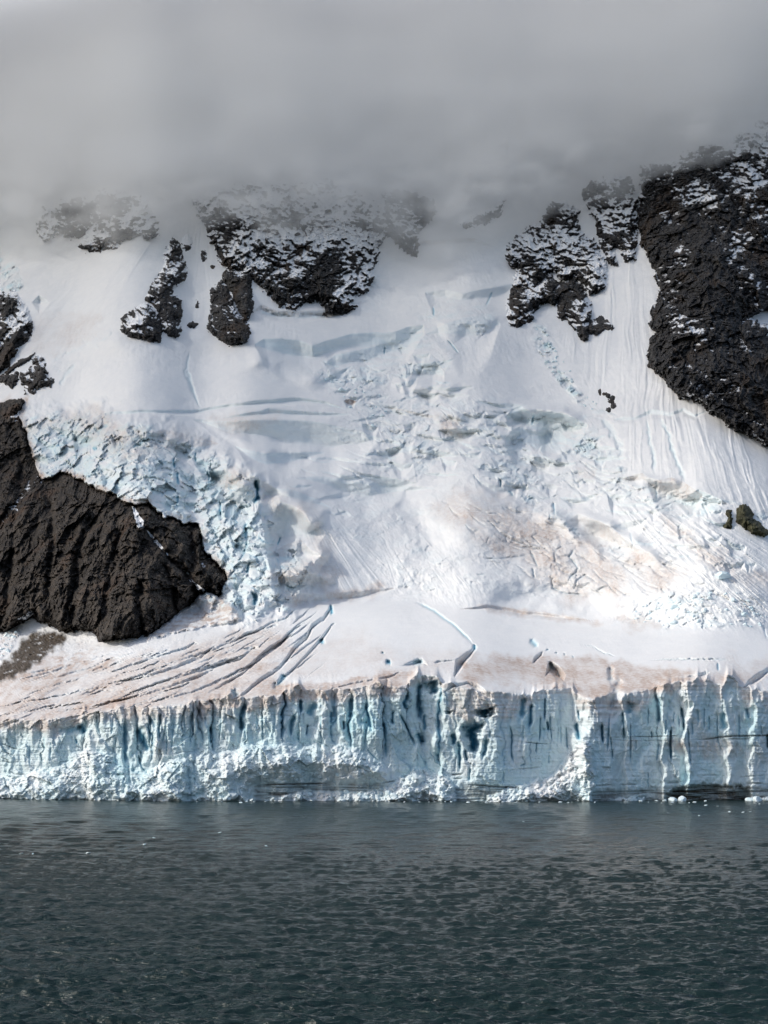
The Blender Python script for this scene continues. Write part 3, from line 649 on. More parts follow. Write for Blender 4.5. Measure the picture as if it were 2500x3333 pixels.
gapm = np.exp(-(edge_px / (3.2 + .9 * gap_d)) ** 1.6)
col_r = 1.35 * p_rnd * (1 - (2 * np.abs(fr_ - .5)) ** 3) + p_out + p_tilt * (fr_ - .5) * 2 - gap_d * gapm
rel_p = col_r * fadep * wl
deep[cx_] = np.maximum(deep[cx_], np.clip(.6 * (gap_d - 1.2), 0, .9) * gapm * fadep * wl * smooth(0, 20, v_ - lip[np.clip(np.searchsorted(COLS, u_), 0, NC - 1)]))
rel_c = rel_p + wl * (rib * (0.35 + 0.65 * hi) * (0.55 + 0.45 * left) + shell * (0.20 + 0.26 * left) + bed + 0.25 * fbm(x_ / 1.6, z_ / 1.6, 211, 3, .6))
lumps = 2.2 * billow(x_ / 6.5, z_ / 5.5, 212, 4, .55) + 1.5 * facets(x_ / 2.6, z_ / 2.2, 213, .9, .5) + 0.8 * facets(x_ / 1.15, z_ / 1.0, 214, .9, .5)
big_l = 2.4 * facets(x_ / 8, z_ / 8, 215, .9, .4)
rel_c += lm * (lumps * 0.8 + big_l * (1 - smooth(.6, 1, lm)))
rel[cx_] += rel_c * c_
ice[cx_] = np.maximum(ice[cx_], c_ * np.clip(0.56 + 0.34 * fbm(x_ / 14, z_ / 20, 216, 3) - 0.30 * smooth(.3, 1, lm) + 0.12 * smooth(0, -1.5, rib), 0, 1))

GROOVES = [
    ('K0', [(690, 420), (740, 500)], 34, 5, .8), ('K0', [(1075, 380), (1080, 560), (1085, 770)], 18, 4, .5), ('K0', [(1190, 440), (1240, 560), (1285, 660)], 30, 6, .75), ('K0', [(1000, 360), (1060, 480)], 14, 2, .3),
    ('K0', [(1190, 680), (1230, 800), (1270, 835)], 11, 3, .3), ('K0', [(1300, 320), (1292, 640)], 11, 3, .4), ('K0', [(1385, 310), (1370, 560)], 12, 3.5, .5), ('K0', [(1440, 420), (1400, 580)], 9, 2.5, .4), ('K0', [(1510, 320), (1480, 660)], 8, 2.2, .35),
    ('K0', [(1440, 440), (1440, 690)], 7, 2.2, .4), ('K0', [(1590, 330), (1600, 500)], 8, 2, .35), ('K0', [(1650, 320), (1640, 560)], 9, 2.4, .5), ('K0', [(830, 330), (850, 500)], 10, 1.8, .2), ('K0', [(985, 330), (960, 520)], 9, 2, .4), ('K0', [(130, 400), (130, 610)], 5, 2, .2),
    ('K0', [(500, 470), (660, 460), (720, 440)], 30, 2.5, .4), ('K0', [(655, 540), (665, 590)], 10, 2, .6), ('K0', [(380, 520), (385, 640)], 8, 2, .3), ('K0', [(440, 560), (430, 760)], 9, 1.6, .2), ('K0', [(250, 620), (260, 780)], 9, 1.6, .2),
    ('K1', [(350, 110), (392, 185)], 16, 5, .9), ('K1', [(455, 230), (425, 400), (432, 490)], 20, 5, .5), ('K1', [(160, 430), (160, 590)], 11, 4, .75), ('K1', [(40, 260), (92, 400)], 13, 3, .3), ('K1', [(608, 210), (612, 580)], 9, 3.5, .4),
    ('K1', [(940, 200), (940, 320)], 14, 5, .7), ('K1', [(900, 330), (860, 400), (852, 520)], 16, 4, .5), ('K1', [(1205, 300), (1198, 420)], 13, 4, .7), ('K1', [(1232, 140), (1222, 420)], 8, 2.5, .3), ('K1', [(1370, 190), (1365, 375)], 22, 4.5, .55),
    ('K1', [(1310, 390), (1310, 470)], 10, 4, .6), ('K1', [(1500, 230), (1522, 350), (1550, 470)], 15, 5, .8), ('K1', [(1505, 380), (1500, 490)], 8, 3, .5), ('K1', [(1640, 180), (1612, 320)], 9, 2, .25), ('K1', [(1652, 400), (1658, 490)], 12, 4, .6),
    ('K1', [(1510, 620), (1560, 690), (1620, 740)], 7, 2, .3), ('K1', [(990, 340), (1020, 300), (1090, 240)], 34, 4, .5), ('K1', [(720, 280), (705, 520)], 8, 2, .2), ('K1', [(780, 200), (770, 360)], 6, 2, .2), ('K1', [(1000, 420), (985, 520)], 10, 3, .5), ('K1', [(1110, 330), (1115, 470)], 10, 2, .3), ('K1', [(915, 480), (925, 570)], 8, 3, .4), ('K1', [(240, 270), (250, 400), (240, 540)], 9, 2.5, .3), ('K1', [(5, 320), (15, 500)], 10, 3, .4), ('K1', [(560, 300), (560, 480)], 7, 1.5, .2),
    ('K2', [(210, 160), (168, 230), (198, 298)], 15, 5, .8), ('K2', [(30, 20), (15, 110)], 12, 4, .5), ('K2', [(300, 40), (300, 240), (330, 400)], 18, 6, .6), ('K2', [(85, 300), (70, 390), (90, 425)], 13, 4, .6), ('K2', [(0, 430), (20, 700)], 14, 3, .4),
    ('K2', [(130, 320), (200, 450), (270, 610)], 13, 4, .45), ('K2', [(285, 490), (320, 555), (355, 560)], 26, 6, .8), ('K2', [(350, 330), (350, 480)], 14, 4, .6), ('K2', [(280, 640), (370, 770)], 7, 2, .25), ('K2', [(590, 500), (608, 600)], 20, 6, .8),
    ('K2', [(645, 560), (655, 700), (650, 820)], 15, 5, .6), ('K2', [(700, 640), (715, 740)], 11, 4, .5), ('K2', [(870, 275), (885, 355)], 55, 15, 1.0), ('K2', [(850, 420), (740, 470), (770, 560), (785, 680)], 44, 15, 1.0), ('K2', [(885, 530), (872, 640), (850, 710)], 18, 5, .5),
    ('K2', [(920, 480), (912, 530)], 8, 3.5, .7), ('K2', [(1090, 430), (1105, 520), (1100, 680), (1130, 760)], 9, 5, .75), ('K2', [(1205, 185), (1195, 370)], 22, 5, .55), ('K2', [(1270, 240), (1263, 450)], 15, 5, .75), ('K2', [(1388, 180), (1390, 390)], 8, 6, .8),
    ('K2', [(1350, 340), (1345, 570)], 8, 4.5, .7), ('K2', [(1408, 390), (1422, 480)], 12, 4, .6), ('K2', [(1430, 330), (1450, 570)], 5, 3, .4), ('K2', [(1320, 570), (1312, 670)], 7, 4, .7), ('K2', [(1570, 430), (1585, 650)], 7, 3, .45), ('K2', [(560, 300), (565, 325)], 22, 5, .6),
    ('K2', [(680, 430), (690, 445)], 16, 4, .5), ('K2', [(1205, 420), (1205, 560)], 6, 2, .4), ('K2', [(1030, 820), (1032, 930)], 6, 2.5, .4), ('K2', [(1425, 680), (1425, 760)], 5, 2, .4), ('K2', [(1180, 780), (1215, 755)], 9, 3, .4), ('K2', [(1525, 420), (1530, 600)], 5, 2, .3), ('K2', [(420, 40), (440, 150)], 46, 11, .6), ('K2', [(340, 60), (380, 110)], 30, 4, .4), ('K2', [(740, 790), (735, 920)], 12, 2, .2), ('K2', [(400, 640), (420, 740)], 6, 2, .3),
    ('K3', [(0, 400), (30, 570)], 18, 5, .7), ('K3', [(10, 290), (32, 400)], 9, 4, .5), ('K3', [(222, 410), (226, 520), (236, 590)], 13, 6, .8), ('K3', [(290, 340), (285, 440), (270, 660)], 9, 5, .7), ('K3', [(295, 510), (310, 620), (315, 740)], 6, 4.5, .7),
    ('K3', [(405, 300), (410, 440), (415, 560)], 10, 4, .5), ('K3', [(470, 220), (450, 330)], 34, 4, .45), ('K3', [(468, 400), (472, 590), (478, 790)], 6, 4, .6), ('K3', [(625, 280), (620, 440)], 7, 3, .4), ('K3', [(682, 130), (720, 250), (712, 430)], 20, 4, .3),
    ('K3', [(775, 370), (775, 520)], 8, 4, .6), ('K3', [(822, 450), (812, 600), (826, 750)], 12, 5, .75), ('K3', [(715, 580), (695, 740)], 8, 3, .5), ('K3', [(850, 310), (840, 420)], 6, 2.5, .4), ('K3', [(910, 260), (925, 360), (940, 480)], 12, 5, .6),
    ('K3', [(970, 440), (975, 560), (990, 750), (1020, 790)], 6, 4, .5), ('K3', [(1050, 290), (1060, 410)], 9, 3, .5), ('K3', [(1105, 270), (1110, 470)], 7, 3, .4), ('K3', [(1150, 350), (1150, 480)], 9, 3.5, .5), ('K3', [(1220, 300), (1225, 560), (1260, 640)], 5, 3, .4),
    ('K3', [(1272, 310), (1280, 480)], 26, 4, .5), ('K3', [(1410, 330), (1410, 550)], 8, 3, .5), ('K3', [(1470, 280), (1490, 370)], 16, 3, .5), ('K3', [(1652, 500), (1656, 640)], 10, 5, .7), ('K3', [(650, 480), (655, 540)], 9, 4, .5), ('K3', [(880, 330), (890, 430)], 6, 2.5, .4), ('K3', [(1000, 400), (1010, 520)], 8, 2.5, .4), ('K3', [(520, 560), (518, 640)], 5, 2, .4), ('K3', [(625, 830), (620, 980)], 5, 2, .3), ('K3', [(1600, 430), (1605, 520)], 6, 2.5, .4), ('K3', [(1800, 300), (1810, 560)], 10, 4, .5), ('K3', [(2000, 320), (1990, 640)], 10, 4, .5), ('K3', [(2200, 280), (2210, 560)], 10, 4, .5),
]
for i, (t, pts, w, d, dp) in enumerate(GROOVES):
    thin = .55 if w < 9.5 else 1.0
    groove(tp(t, pts), max(w * TILES[t][2] * (1.0 if w > 13 else .8), 2.2), d * 0.85 * thin, 0.95, dp * 0.95 * thin, seed=300 + i, wob=1.0, sharp=2.0)
# thin dark seams of old melt and ash
for i, (t, pts, w, d, so) in enumerate((
    ('K3', [(470, 525), (650, 525), (820, 520), (930, 517)], 4, .8, .55), ('K3', [(960, 552), (1110, 550), (1260, 528), (1400, 520), (1560, 518), (1700, 515), (2600, 520)], 6, 1.2, .8), ('K3', [(240, 545), (480, 562), (700, 560), (960, 570)], 3, .4, .35),
    ('K3', [(1330, 545), (1480, 545), (1520, 530)], 5, .8, .5), ('K2', [(1210, 572), (1330, 585), (1440, 590)], 3, .7, .5), ('K3', [(1510, 605), (1590, 608)], 8, .6, .4), ('K0', [(0, 580), (130, 630), (225, 640)], 4, .8, .5), ('K0', [(0, 650), (130, 692)], 4, .8, .5),
    ('K0', [(0, 700), (85, 735)], 4, .8, .5), ('K0', [(0, 735), (60, 740), (110, 765)], 4, .8, .4), ('K0', [(880, 840), (1000, 850), (1280, 852)], 6, .5, .3), ('K0', [(1510, 670), (1560, 660), (1659, 655)], 6, .4, .25), ('K0', [(80, 820), (130, 850), (250, 850)], 4, .7, .4),
    ('K1', [(560, 945), (850, 935), (1220, 928)], 7, 1.4, .9), ('K1', [(620, 965), (1050, 962), (1450, 968), (1659, 962)], 4, .8, .5), ('K1', [(650, 1020), (760, 1024), (860, 1018)], 9, 1.6, .9), ('K1', [(700, 990), (1000, 985)], 4, .6, .4), ('K1', [(615, 330), (800, 340), (940, 360)], 3, .4, .2),
    ('K2', [(580, 855), (680, 850)], 6, 1, .6), ('K2', [(600, 890), (680, 885)], 5, .8, .5), ('K2', [(740, 940), (1000, 960), (1180, 965)], 8, 1.2, .8), ('K2', [(0, 920), (100, 910)], 6, 1, .5), ('K2', [(1150, 805), (1240, 800), (1360, 788)], 6, .5, .35), ('K2', [(960, 520), (1060, 545)], 3, .5, .3),
    ('K3', [(220, 790), (310, 800)], 8, .7, .45), ('K3', [(380, 940), (540, 938)], 6, .7, .45), ('K3', [(780, 925), (900, 920)], 7, .7, .45), ('K3', [(1480, 930), (1620, 928)], 7, .8, .5), ('K3', [(1080, 860), (1230, 858)], 5, .5, .3), ('K3', [(1400, 875), (1560, 868)], 5, .5, .3), ('K3', [(60, 960), (330, 940)], 5, .5, .3), ('K3', [(120, 1010), (500, 1000), (700, 995)], 7, .8, .45))):
    groove(tp(t, pts), w * TILES[t][2] * 1.15, d, 0, 0, so, wob=0.5, seed=500 + i)
# dark ash layers near the water
def ash(tile, pts, val, under=0.0, soft=5, seed=1):
    global soil, rel, dirt
    m = poly_mask(tp(tile, pts), soft, 7, 24, seed) * (1 - smooth(0.2, .7, lump)) * is_cliff
    streak = smooth(-0.45, 0.5, perlin(Z0 / 0.75 + 0.4 * fbm(X0 / 14, Z0 / 3, seed + 3, 2), X0 / 16, seed + 4) + 0.4 * perlin(Z0 / .35, X0 / 7, seed + 6))
    soil = np.maximum(soil, val * m * (0.35 + 0.65 * streak))
    rel -= under * m * (0.6 + 0.4 * streak)
ash('K3', [(760, 1080), (850, 990), (960, 960), (1100, 945), (1300, 945), (1440, 960), (1500, 1000), (1500, 1200), (760, 1200)], 1.0, 4.0, 8, 601)
ash('K3', [(-300, 1030), (60, 1010), (240, 1000), (600, 985), (860, 975), (1500, 960), (2700, 930), (2700, 1200), (-300, 1200)], 0.75, 1.2, 14, 602)
ash('K1', [(560, 935), (1659, 935), (1659, 1200), (520, 1200)], 0.62, 1.0, 10, 603)
ash('K2', [(-20, 960), (580, 1000), (640, 960), (760, 945), (960, 955), (1180, 965), (1300, 1000), (1300, 1200), (-20, 1200)], 0.68, 1.0, 12, 604)
ash('K0', [(180, 1020), (500, 1020), (520, 1060), (160, 1060)], 0.6, 1.5, 5, 605)
dirt = np.maximum(dirt, 0.42 * poly_mask(tp('K3', [(500, 560), (1659, 560), (2700, 560), (2700, 800), (1500, 700), (1000, 660), (700, 600)]), 30, 30, 60, 610) * is_cliff)

# --- pinkish dust on top of the glacier
def dust(tile, pts, val, soft=35, wob=28, size=70, seed=1):
    global dirt
    m = poly_mask(tp(tile, pts), soft, wob, size, seed)
    dirt = np.maximum(dirt, m * val)
dust('E', [(-1200, 470), (0, 460), (250, 370), (500, 380), (900, 340), (1200, 260), (1659, 160), (1800, 300), (1659, 420), (1659, 640), (1200, 700), (600, 760), (0, 760), (-1200, 800)], 0.58, 40, 30, 60, 701)
dust('E', [(-1200, 700), (0, 690), (300, 690), (700, 640), (1000, 640), (1300, 580), (1659, 560), (1659, 640), (1300, 660), (900, 700), (520, 740), (380, 800), (0, 780), (-1200, 830)], 0.62, 12, 10, 40, 702)
dust('F', [(0, 600), (180, 520), (320, 500), (500, 500), (700, 470), (930, 410), (1010, 440), (1030, 500), (860, 580), (560, 600), (420, 600), (250, 620), (0, 680)], 0.68, 10, 10, 36, 703)
dust('F', [(300, 260), (700, 200), (1000, 350), (1250, 340), (1250, 470), (900, 400), (500, 490), (200, 520)], 0.25, 40, 20, 60, 704)
dust('F', [(1270, 350), (1659, 345), (1900, 340), (2100, 350), (2300, 400), (2600, 420), (2700, 460), (2560, 560), (2300, 560), (2100, 600), (1900, 540), (1700, 520), (1500, 500), (1380, 520), (1280, 470)], 0.72, 16, 16, 50, 705)
dust('F', [(1240, 520), (1380, 500), (1420, 560), (1440, 640), (1350, 740), (1240, 700), (1220, 600)], 0.5, 12, 8, 40, 706)
dust('G', [(1180, 470), (1400, 440), (1659, 360), (2700, 380), (2700, 520), (1659, 470), (1500, 540), (1300, 520), (1100, 560)], 0.4, 18, 12, 40, 707)
dust('D', [(220, 520), (420, 480), (640, 560), (800, 620), (930, 720), (1030, 860), (1050, 940), (900, 930), (700, 860), (560, 780), (380, 690)], 0.52, 50, 40, 90, 708)
dust('D', [(1060, 700), (1150, 740), (1300, 820), (1200, 920), (1050, 800)], 0.45, 30, 20, 60, 709)
dust('D', [(380, 950), (600, 980), (800, 1000), (960, 1040), (700, 1010), (450, 985)], 0.55, 10, 12, 40, 710)
dust('D', [(1000, 1010), (1150, 1000), (1200, 1040), (1080, 1060)], 0.5, 18, 16, 40, 711)
dust('D', [(1200, 560), (1400, 700), (1659, 840), (1659, 900), (1400, 780), (1240, 660)], 0.4, 24, 20, 60, 712)
dust('D', [(220, 120), (320, 150), (340, 240), (260, 230)], 0.5, 14, 10, 30, 713)
dust('D', [(840, 360), (920, 370), (900, 410), (840, 400)], 0.5, 10, 8, 20, 714)
dust('C', [(90, 260), (300, 180), (420, 170), (560, 250), (640, 260), (700, 330), (560, 420), (420, 330), (300, 240), (150, 280)], 0.35, 30, 20, 50, 715)
dust('C', [(660, 300), (760, 265), (900, 315), (720, 380)], 0.4, 30, 14, 50, 716)
dust('C', [(920, 480), (1000, 430), (1080, 450), (1060, 500), (960, 510)], 0.45, 20, 10, 30, 717)
dust('C', [(1150, 570), (1220, 550), (1340, 610), (1420, 740), (1480, 900), (1420, 960), (1200, 960), (1160, 880), (1300, 800), (1380, 760), (1300, 660)], 0.42, 40, 24, 60, 718)
dust('C', [(900, 215), (1060, 195), (1200, 190), (1200, 230), (1000, 290)], 0.3, 20, 14, 40, 719)
dust('C', [(1180, 960), (1430, 960), (1659, 930), (1659, 970), (1430, 1010), (1180, 1030)], 0.5, 16, 14, 40, 720)
dust('A', [(120, 700), (300, 690), (430, 690), (420, 780), (200, 880), (100, 860)], 0.2, 20, 16, 30, 721)
# edge of the hanging ice is grimy where it rides on the rock
cs, ok = box(ROCK_WALL, 40)
u, v = U[:, cs][ok], V[:, cs][ok]
dr = -poly_sdf(u, v, ROCK_WALL)
gr = smooth(26, 4, dr + 9 * fbm(u / 20, v / 20, 730, 3)) * smooth(2050, 1950, v) * 0.75
s = dirt[:, cs]; s[ok] = np.maximum(s[ok], gr * smooth(-.3, .4, fbm(u / 70, v / 70, 731, 2) + .25)); dirt[:, cs] = s
dirt = np.maximum(dirt, 0.85 * m_cone * smooth(-.6, .5, fbm(X0 / 5, W0 / 8, 732, 4)))
dirt = np.maximum(dirt, 0.5 * m_swhite * smooth(0, .7, fbm(X0 / 5, W0 / 8, 733, 4)))
soil = np.maximum(soil, m_scree * smooth(-1.3, -.3, fbm(X0 / 4, W0 / 7, 734, 4, .6)))
dirt = np.maximum(dirt, 0.95 * poly_mask(tp('E', [(-1200, 480), (0, 430), (280, 340), (500, 300), (800, 400), (500, 480), (200, 560), (0, 640), (-1200, 700)]), 40, 30, 40, 735) * smooth(-.5, .4, fbm(X0 / 6, W0 / 10, 736, 4)))
patch = fbm(X0 / 16, W0 / 26, 737, 4, .55)
dirt *= np.clip(0.95 + 0.6 * patch, 0.15, 1.4)
# dust gathers in bands on the outer part of the shelf
rim = on_shelf * smooth(125, 20, lip[None, :] - V)
bands = perlin((lip[None, :] - V) / 9.0 + 1.2 * fbm(U / 130, V / 60, 742, 3), U / 260, 743)
dirt = dirt + rim * (0.20 + 0.22 * bands) * smooth(-.6, .2, fbm(U / 210, V / 70, 744, 3) + .2)
dirt = np.clip(dirt, 0, 1.2)
streaks = fbm(X0 / 3.0, W0 / 40, 738, 3)
dirt *= np.clip(0.9 + 0.25 * streaks, 0, 1.3)
# layering of dust on the brink of the cliff
lamin = perlin(Z0 / 0.9 + .5 * fbm(X0 / 30, Z0 / 4, 740, 2), X0 / 60, 741)
near_lip = is_cliff * smooth(46, 0, V - lip[None, :])
dirt = np.maximum(dirt, near_lip * 0.5 * smooth(-.6, .5, lamin))
ice *= (1 - 0.75 * np.clip(near_lip, 0, 1) * smooth(1.0, .2, deep))
ice *= (1 - 0.5 * np.clip(dirt, 0, 1))
deep = np.clip(deep, 0, 1)
print('features', round(time.time() - T0, 1))

D = base - rel
PX = D * (U - MIDX) / FPX
PZ = CAM_H + D * (HOR - V) / FPX
P = np.stack([PX, D, PZ], -1).astype(f32)
# normals of the whole relief, so that pieces share them along their joins
du_ = np.gradient(P, axis=1); dv_ = np.gradient(P, axis=0)
N = np.cross(dv_, du_); N /= np.linalg.norm(N, axis=-1, keepdims=True) + 1e-9
if N[300, 500, 1] > 0: N = -N

# ------------------------------------------------------------------ materials
def mat(name):
    m = bpy.data.materials.new(name); m.use_nodes = True
    nt = m.node_tree; nt.nodes.clear()
    out = nt.nodes.new('ShaderNodeOutputMaterial')
    b = nt.nodes.new('ShaderNodeBsdfPrincipled')
    nt.links.new(b.outputs[0], out.inputs['Surface'])
    return m, nt, b, out
def node(nt, t, **kw):
    n = nt.nodes.new(t)
    for k, v in kw.items(): setattr(n, k, v)
    return n
def mixc(nt, fac, a, b):
    n = nt.nodes.new('ShaderNodeMix'); n.data_type = 'RGBA'
    for sock, val in ((n.inputs[0], fac), (n.inputs[6], a), (n.inputs[7], b)):
        if hasattr(val, 'is_output'): nt.links.new(val, sock)
        elif isinstance(val, (int, float)): sock.default_value = val
        else: sock.default_value = (*val, 1)
    return n.outputs[2]
def math_(nt, op, a, b=0.0, clamp=False):
    n = nt.nodes.new('ShaderNodeMath'); n.operation = op; n.use_clamp = clamp
    for sock, val in ((n.inputs[0], a), (n.inputs[1], b)):
        if hasattr(val, 'is_output'): nt.links.new(val, sock)
        else: sock.default_value = val
    return n.outputs[0]
def noise(nt, coord, scale, detail=4, rough=.55):
    n = nt.nodes.new('ShaderNodeTexNoise'); n.inputs['Scale'].default_value = scale
    n.inputs['Detail'].default_value = detail; n.inputs['Roughness'].default_value = rough
    nt.links.new(coord, n.inputs['Vector'])
    return n.outputs['Fac']
def ramp(nt, fac, a, b):
    n = nt.nodes.new('ShaderNodeMapRange'); n.inputs[1].default_value = a; n.inputs[2].default_value = b
    n.interpolation_type = 'SMOOTHSTEP'
    nt.links.new(fac, n.inputs[0]); return n.outputs[0]

def make_ice():
    m, nt, b, out = mat('snow_and_ice')
    at = node(nt, 'ShaderNodeAttribute', attribute_name='surf')
    sep = node(nt, 'ShaderNodeSeparateColor'); nt.links.new(at.outputs['Color'], sep.inputs[0])
    geo = node(nt, 'ShaderNodeNewGeometry'); pos = geo.outputs['Position']
    n1 = noise(nt, pos, 0.22, 5); n2 = noise(nt, pos, 1.3, 5, .6); n3 = noise(nt, pos, .05, 3)
    snow = mixc(nt, n1, (.76, .785, .81), (.86, .865, .87))
    icef = math_(nt, 'ADD', sep.outputs[0], math_(nt, 'MULTIPLY', math_(nt, 'SUBTRACT', n2, .5), math_(nt, 'MULTIPLY', sep.outputs[0], .7)), True)
    icec = mixc(nt, n1, (.48, .735, .81), (.63, .83, .885))
    col = mixc(nt, icef, snow, icec)
    deepc = mixc(nt, n1, (.035, .28, .45), (.09, .47, .66))
    col = mixc(nt, sep.outputs[1], col, deepc)
    dirtc = mixc(nt, n3, (.45, .355, .305), (.55, .44, .38))
    n4 = noise(nt, pos, .55, 7, .72)
    df = math_(nt, 'MULTIPLY', sep.outputs[2], math_(nt, 'ADD', math_(nt, 'MULTIPLY', ramp(nt, n4, .30, .75), .95), .52), True)
    col = mixc(nt, df, col, dirtc)
    soilc = mixc(nt, n2, (.022, .017, .012), (.10, .072, .045))
    sf = math_(nt, 'MULTIPLY', at.outputs['Alpha'], math_(nt, 'ADD', math_(nt, 'MULTIPLY', n2, .9), .55), True)
    col = mixc(nt, sf, col, soilc)
    nt.links.new(col, b.inputs['Base Color'])
    b.inputs['Roughness'].default_value = .55
    b.inputs['Specular IOR Level'].default_value = .25
    bp = node(nt, 'ShaderNodeBump'); bp.inputs['Strength'].default_value = .35; bp.inputs['Distance'].default_value = .6
    nt.links.new(noise(nt, pos, .9, 6, .65), bp.inputs['Height'])
    nt.links.new(bp.outputs[0], b.inputs['Normal'])
    return m
M_ICE = make_ice()

def make_rock(name, c1, c2, c3, rust, snow_amt):
    m, nt, b, out = mat(name)
    geo = node(nt, 'ShaderNodeNewGeometry'); pos = geo.outputs['Position']
    at = node(nt, 'ShaderNodeAttribute', attribute_name='dusting')
    n1 = noise(nt, pos, .07, 5, .6); n2 = noise(nt, pos, .6, 6, .65); n3 = noise(nt, pos, .03, 3)
    col = mixc(nt, ramp(nt, n1, .35, .65), c1, c2)
    col = mixc(nt, ramp(nt, n2, .45, .8), col, c3)
    mp = node(nt, 'ShaderNodeMapping'); mp.inputs['Scale'].default_value = (1, 1, .22)
    nt.links.new(pos, mp.inputs['Vector'])
    n5 = noise(nt, mp.outputs[0], .16, 5, .6)
    col = mixc(nt, math_(nt, 'MULTIPLY', ramp(nt, n5, .5, .72), .75), col, c3)
    col = mixc(nt, math_(nt, 'MULTIPLY', ramp(nt, n5, .46, .30), .7), col, tuple(c * .45 for c in c1))
    col = mixc(nt, math_(nt, 'MULTIPLY', ramp(nt, n3, .54, .68), .55), col, rust)
    e = math_(nt, 'ADD', at.outputs['Fac'], math_(nt, 'MULTIPLY', math_(nt, 'SUBTRACT', noise(nt, pos, .7, 6, .75), .5), .8))
    sf = ramp(nt, e, .22, .34)
    col = mixc(nt, sf, col, (.84, .86, .89))
    nt.links.new(col, b.inputs['Base Color'])
    b.inputs['Roughness'].default_value = .75
    b.inputs['Specular IOR Level'].default_value = .25
    bp = node(nt, 'ShaderNodeBump'); bp.inputs['Strength'].default_value = .45; bp.inputs['Distance'].default_value = .7
    nt.links.new(noise(nt, pos, .55, 7, .68), bp.inputs['Height'])
    nt.links.new(bp.outputs[0], b.inputs['Normal'])
    return m
M_ROCK = make_rock('dark_rock', (.016, .0165, .019), (.034, .0325, .033), (.082, .079, .077), (.062, .043, .030), 0)
M_BROWN = make_rock('brown_rock', (.019, .0165, .015), (.040, .033, .028), (.090, .075, .062), (.080, .046, .028), 0)
M_MOSS = make_rock('mossy_rock', (.035, .036, .02), (.06, .06, .03), (.12, .11, .07), (.06, .05, .02), 0)

# ------------------------------------------------------------------ cutting the relief into its pieces
SURF = np.stack([np.clip(ice, 0, 1), np.clip(deep, 0, 1), np.clip(dirt, 0, 1), np.clip(soil, 0, 1)], -1).astype(f32)

def mesh_from(name, verts, quads, normals=None, surf=None, floats=None, material=None, flat=False):
    me = bpy.data.meshes.new(name)
    nv, nf = len(verts), len(quads)
    me.vertices.add(nv); me.vertices.foreach_set('co', np.ascontiguousarray(verts, f32).ravel())
    k = quads.shape[1]
    me.loops.add(nf * k); me.loops.foreach_set('vertex_index', np.ascontiguousarray(quads, np.int32).ravel())
    me.polygons.add(nf); me.polygons.foreach_set('loop_start', np.arange(0, nf * k, k, dtype=np.int32))
    me.polygons.foreach_set('use_smooth', np.full(nf, not flat))
    me.update(calc_edges=True)
    if surf is not None:
        a = me.attributes.new('surf', 'FLOAT_COLOR', 'POINT'); a.data.foreach_set('color', np.ascontiguousarray(surf, f32).ravel())
    for key, arr in (floats or {}).items():
        a = me.attributes.new(key, 'FLOAT', 'POINT'); a.data.foreach_set('value', np.ascontiguousarray(arr, f32))
    if normals is not None:
        me.normals_split_custom_set_from_vertices(normals.tolist())
    if material: me.materials.append(material)
    return me

idx = np.arange(NR * NC, dtype=np.int64).reshape(NR, NC)
QUADS = np.stack([idx[:-1, :-1], idx[1:, :-1], idx[1:, 1:], idx[:-1, 1:]], -1).reshape(-1, 4)
QU = ((U[:-1, :-1] + U[1:, 1:]) / 2).ravel(); QV = ((V[:-1, :-1] + V[1:, 1:]) / 2).ravel()
LBL = np.zeros(len(QUADS), np.int32)
Pf, Nf, Sf = P.reshape(-1, 3), N.reshape(-1, 3), SURF.reshape(-1, 4)

def piece(name, mask, parent=None):
    q = QUADS[mask]
    if len(q) == 0: return None
    ids, inv = np.unique(q, return_inverse=True)
    me = mesh_from(name, Pf[ids], inv.reshape(-1, 4), Nf[ids], Sf[ids], None, M_ICE)
    o = bpy.data.objects.new(name, me); C.objects.link(o)
    if parent: o.parent = parent
    return o

def face_poly(pts, mask=None):
    p = np.array(pts)
    m = (QU > p[:, 0].min()) & (QU < p[:, 0].max()) & (QV > p[:, 1].min()) & (QV < p[:, 1].max())
    if mask is not None: m &= mask
    r = np.zeros(len(QU), bool)
    ii = np.nonzero(m)[0]
    r[ii] = poly_sdf(QU[ii], QV[ii], p) > 0
    return r

free = np.ones(len(QUADS), bool)
q_lip = np.interp(QU, COLS, lip)
q_foot = np.interp(QU, COLS, foot)
cliff_q = QV > q_lip + 1

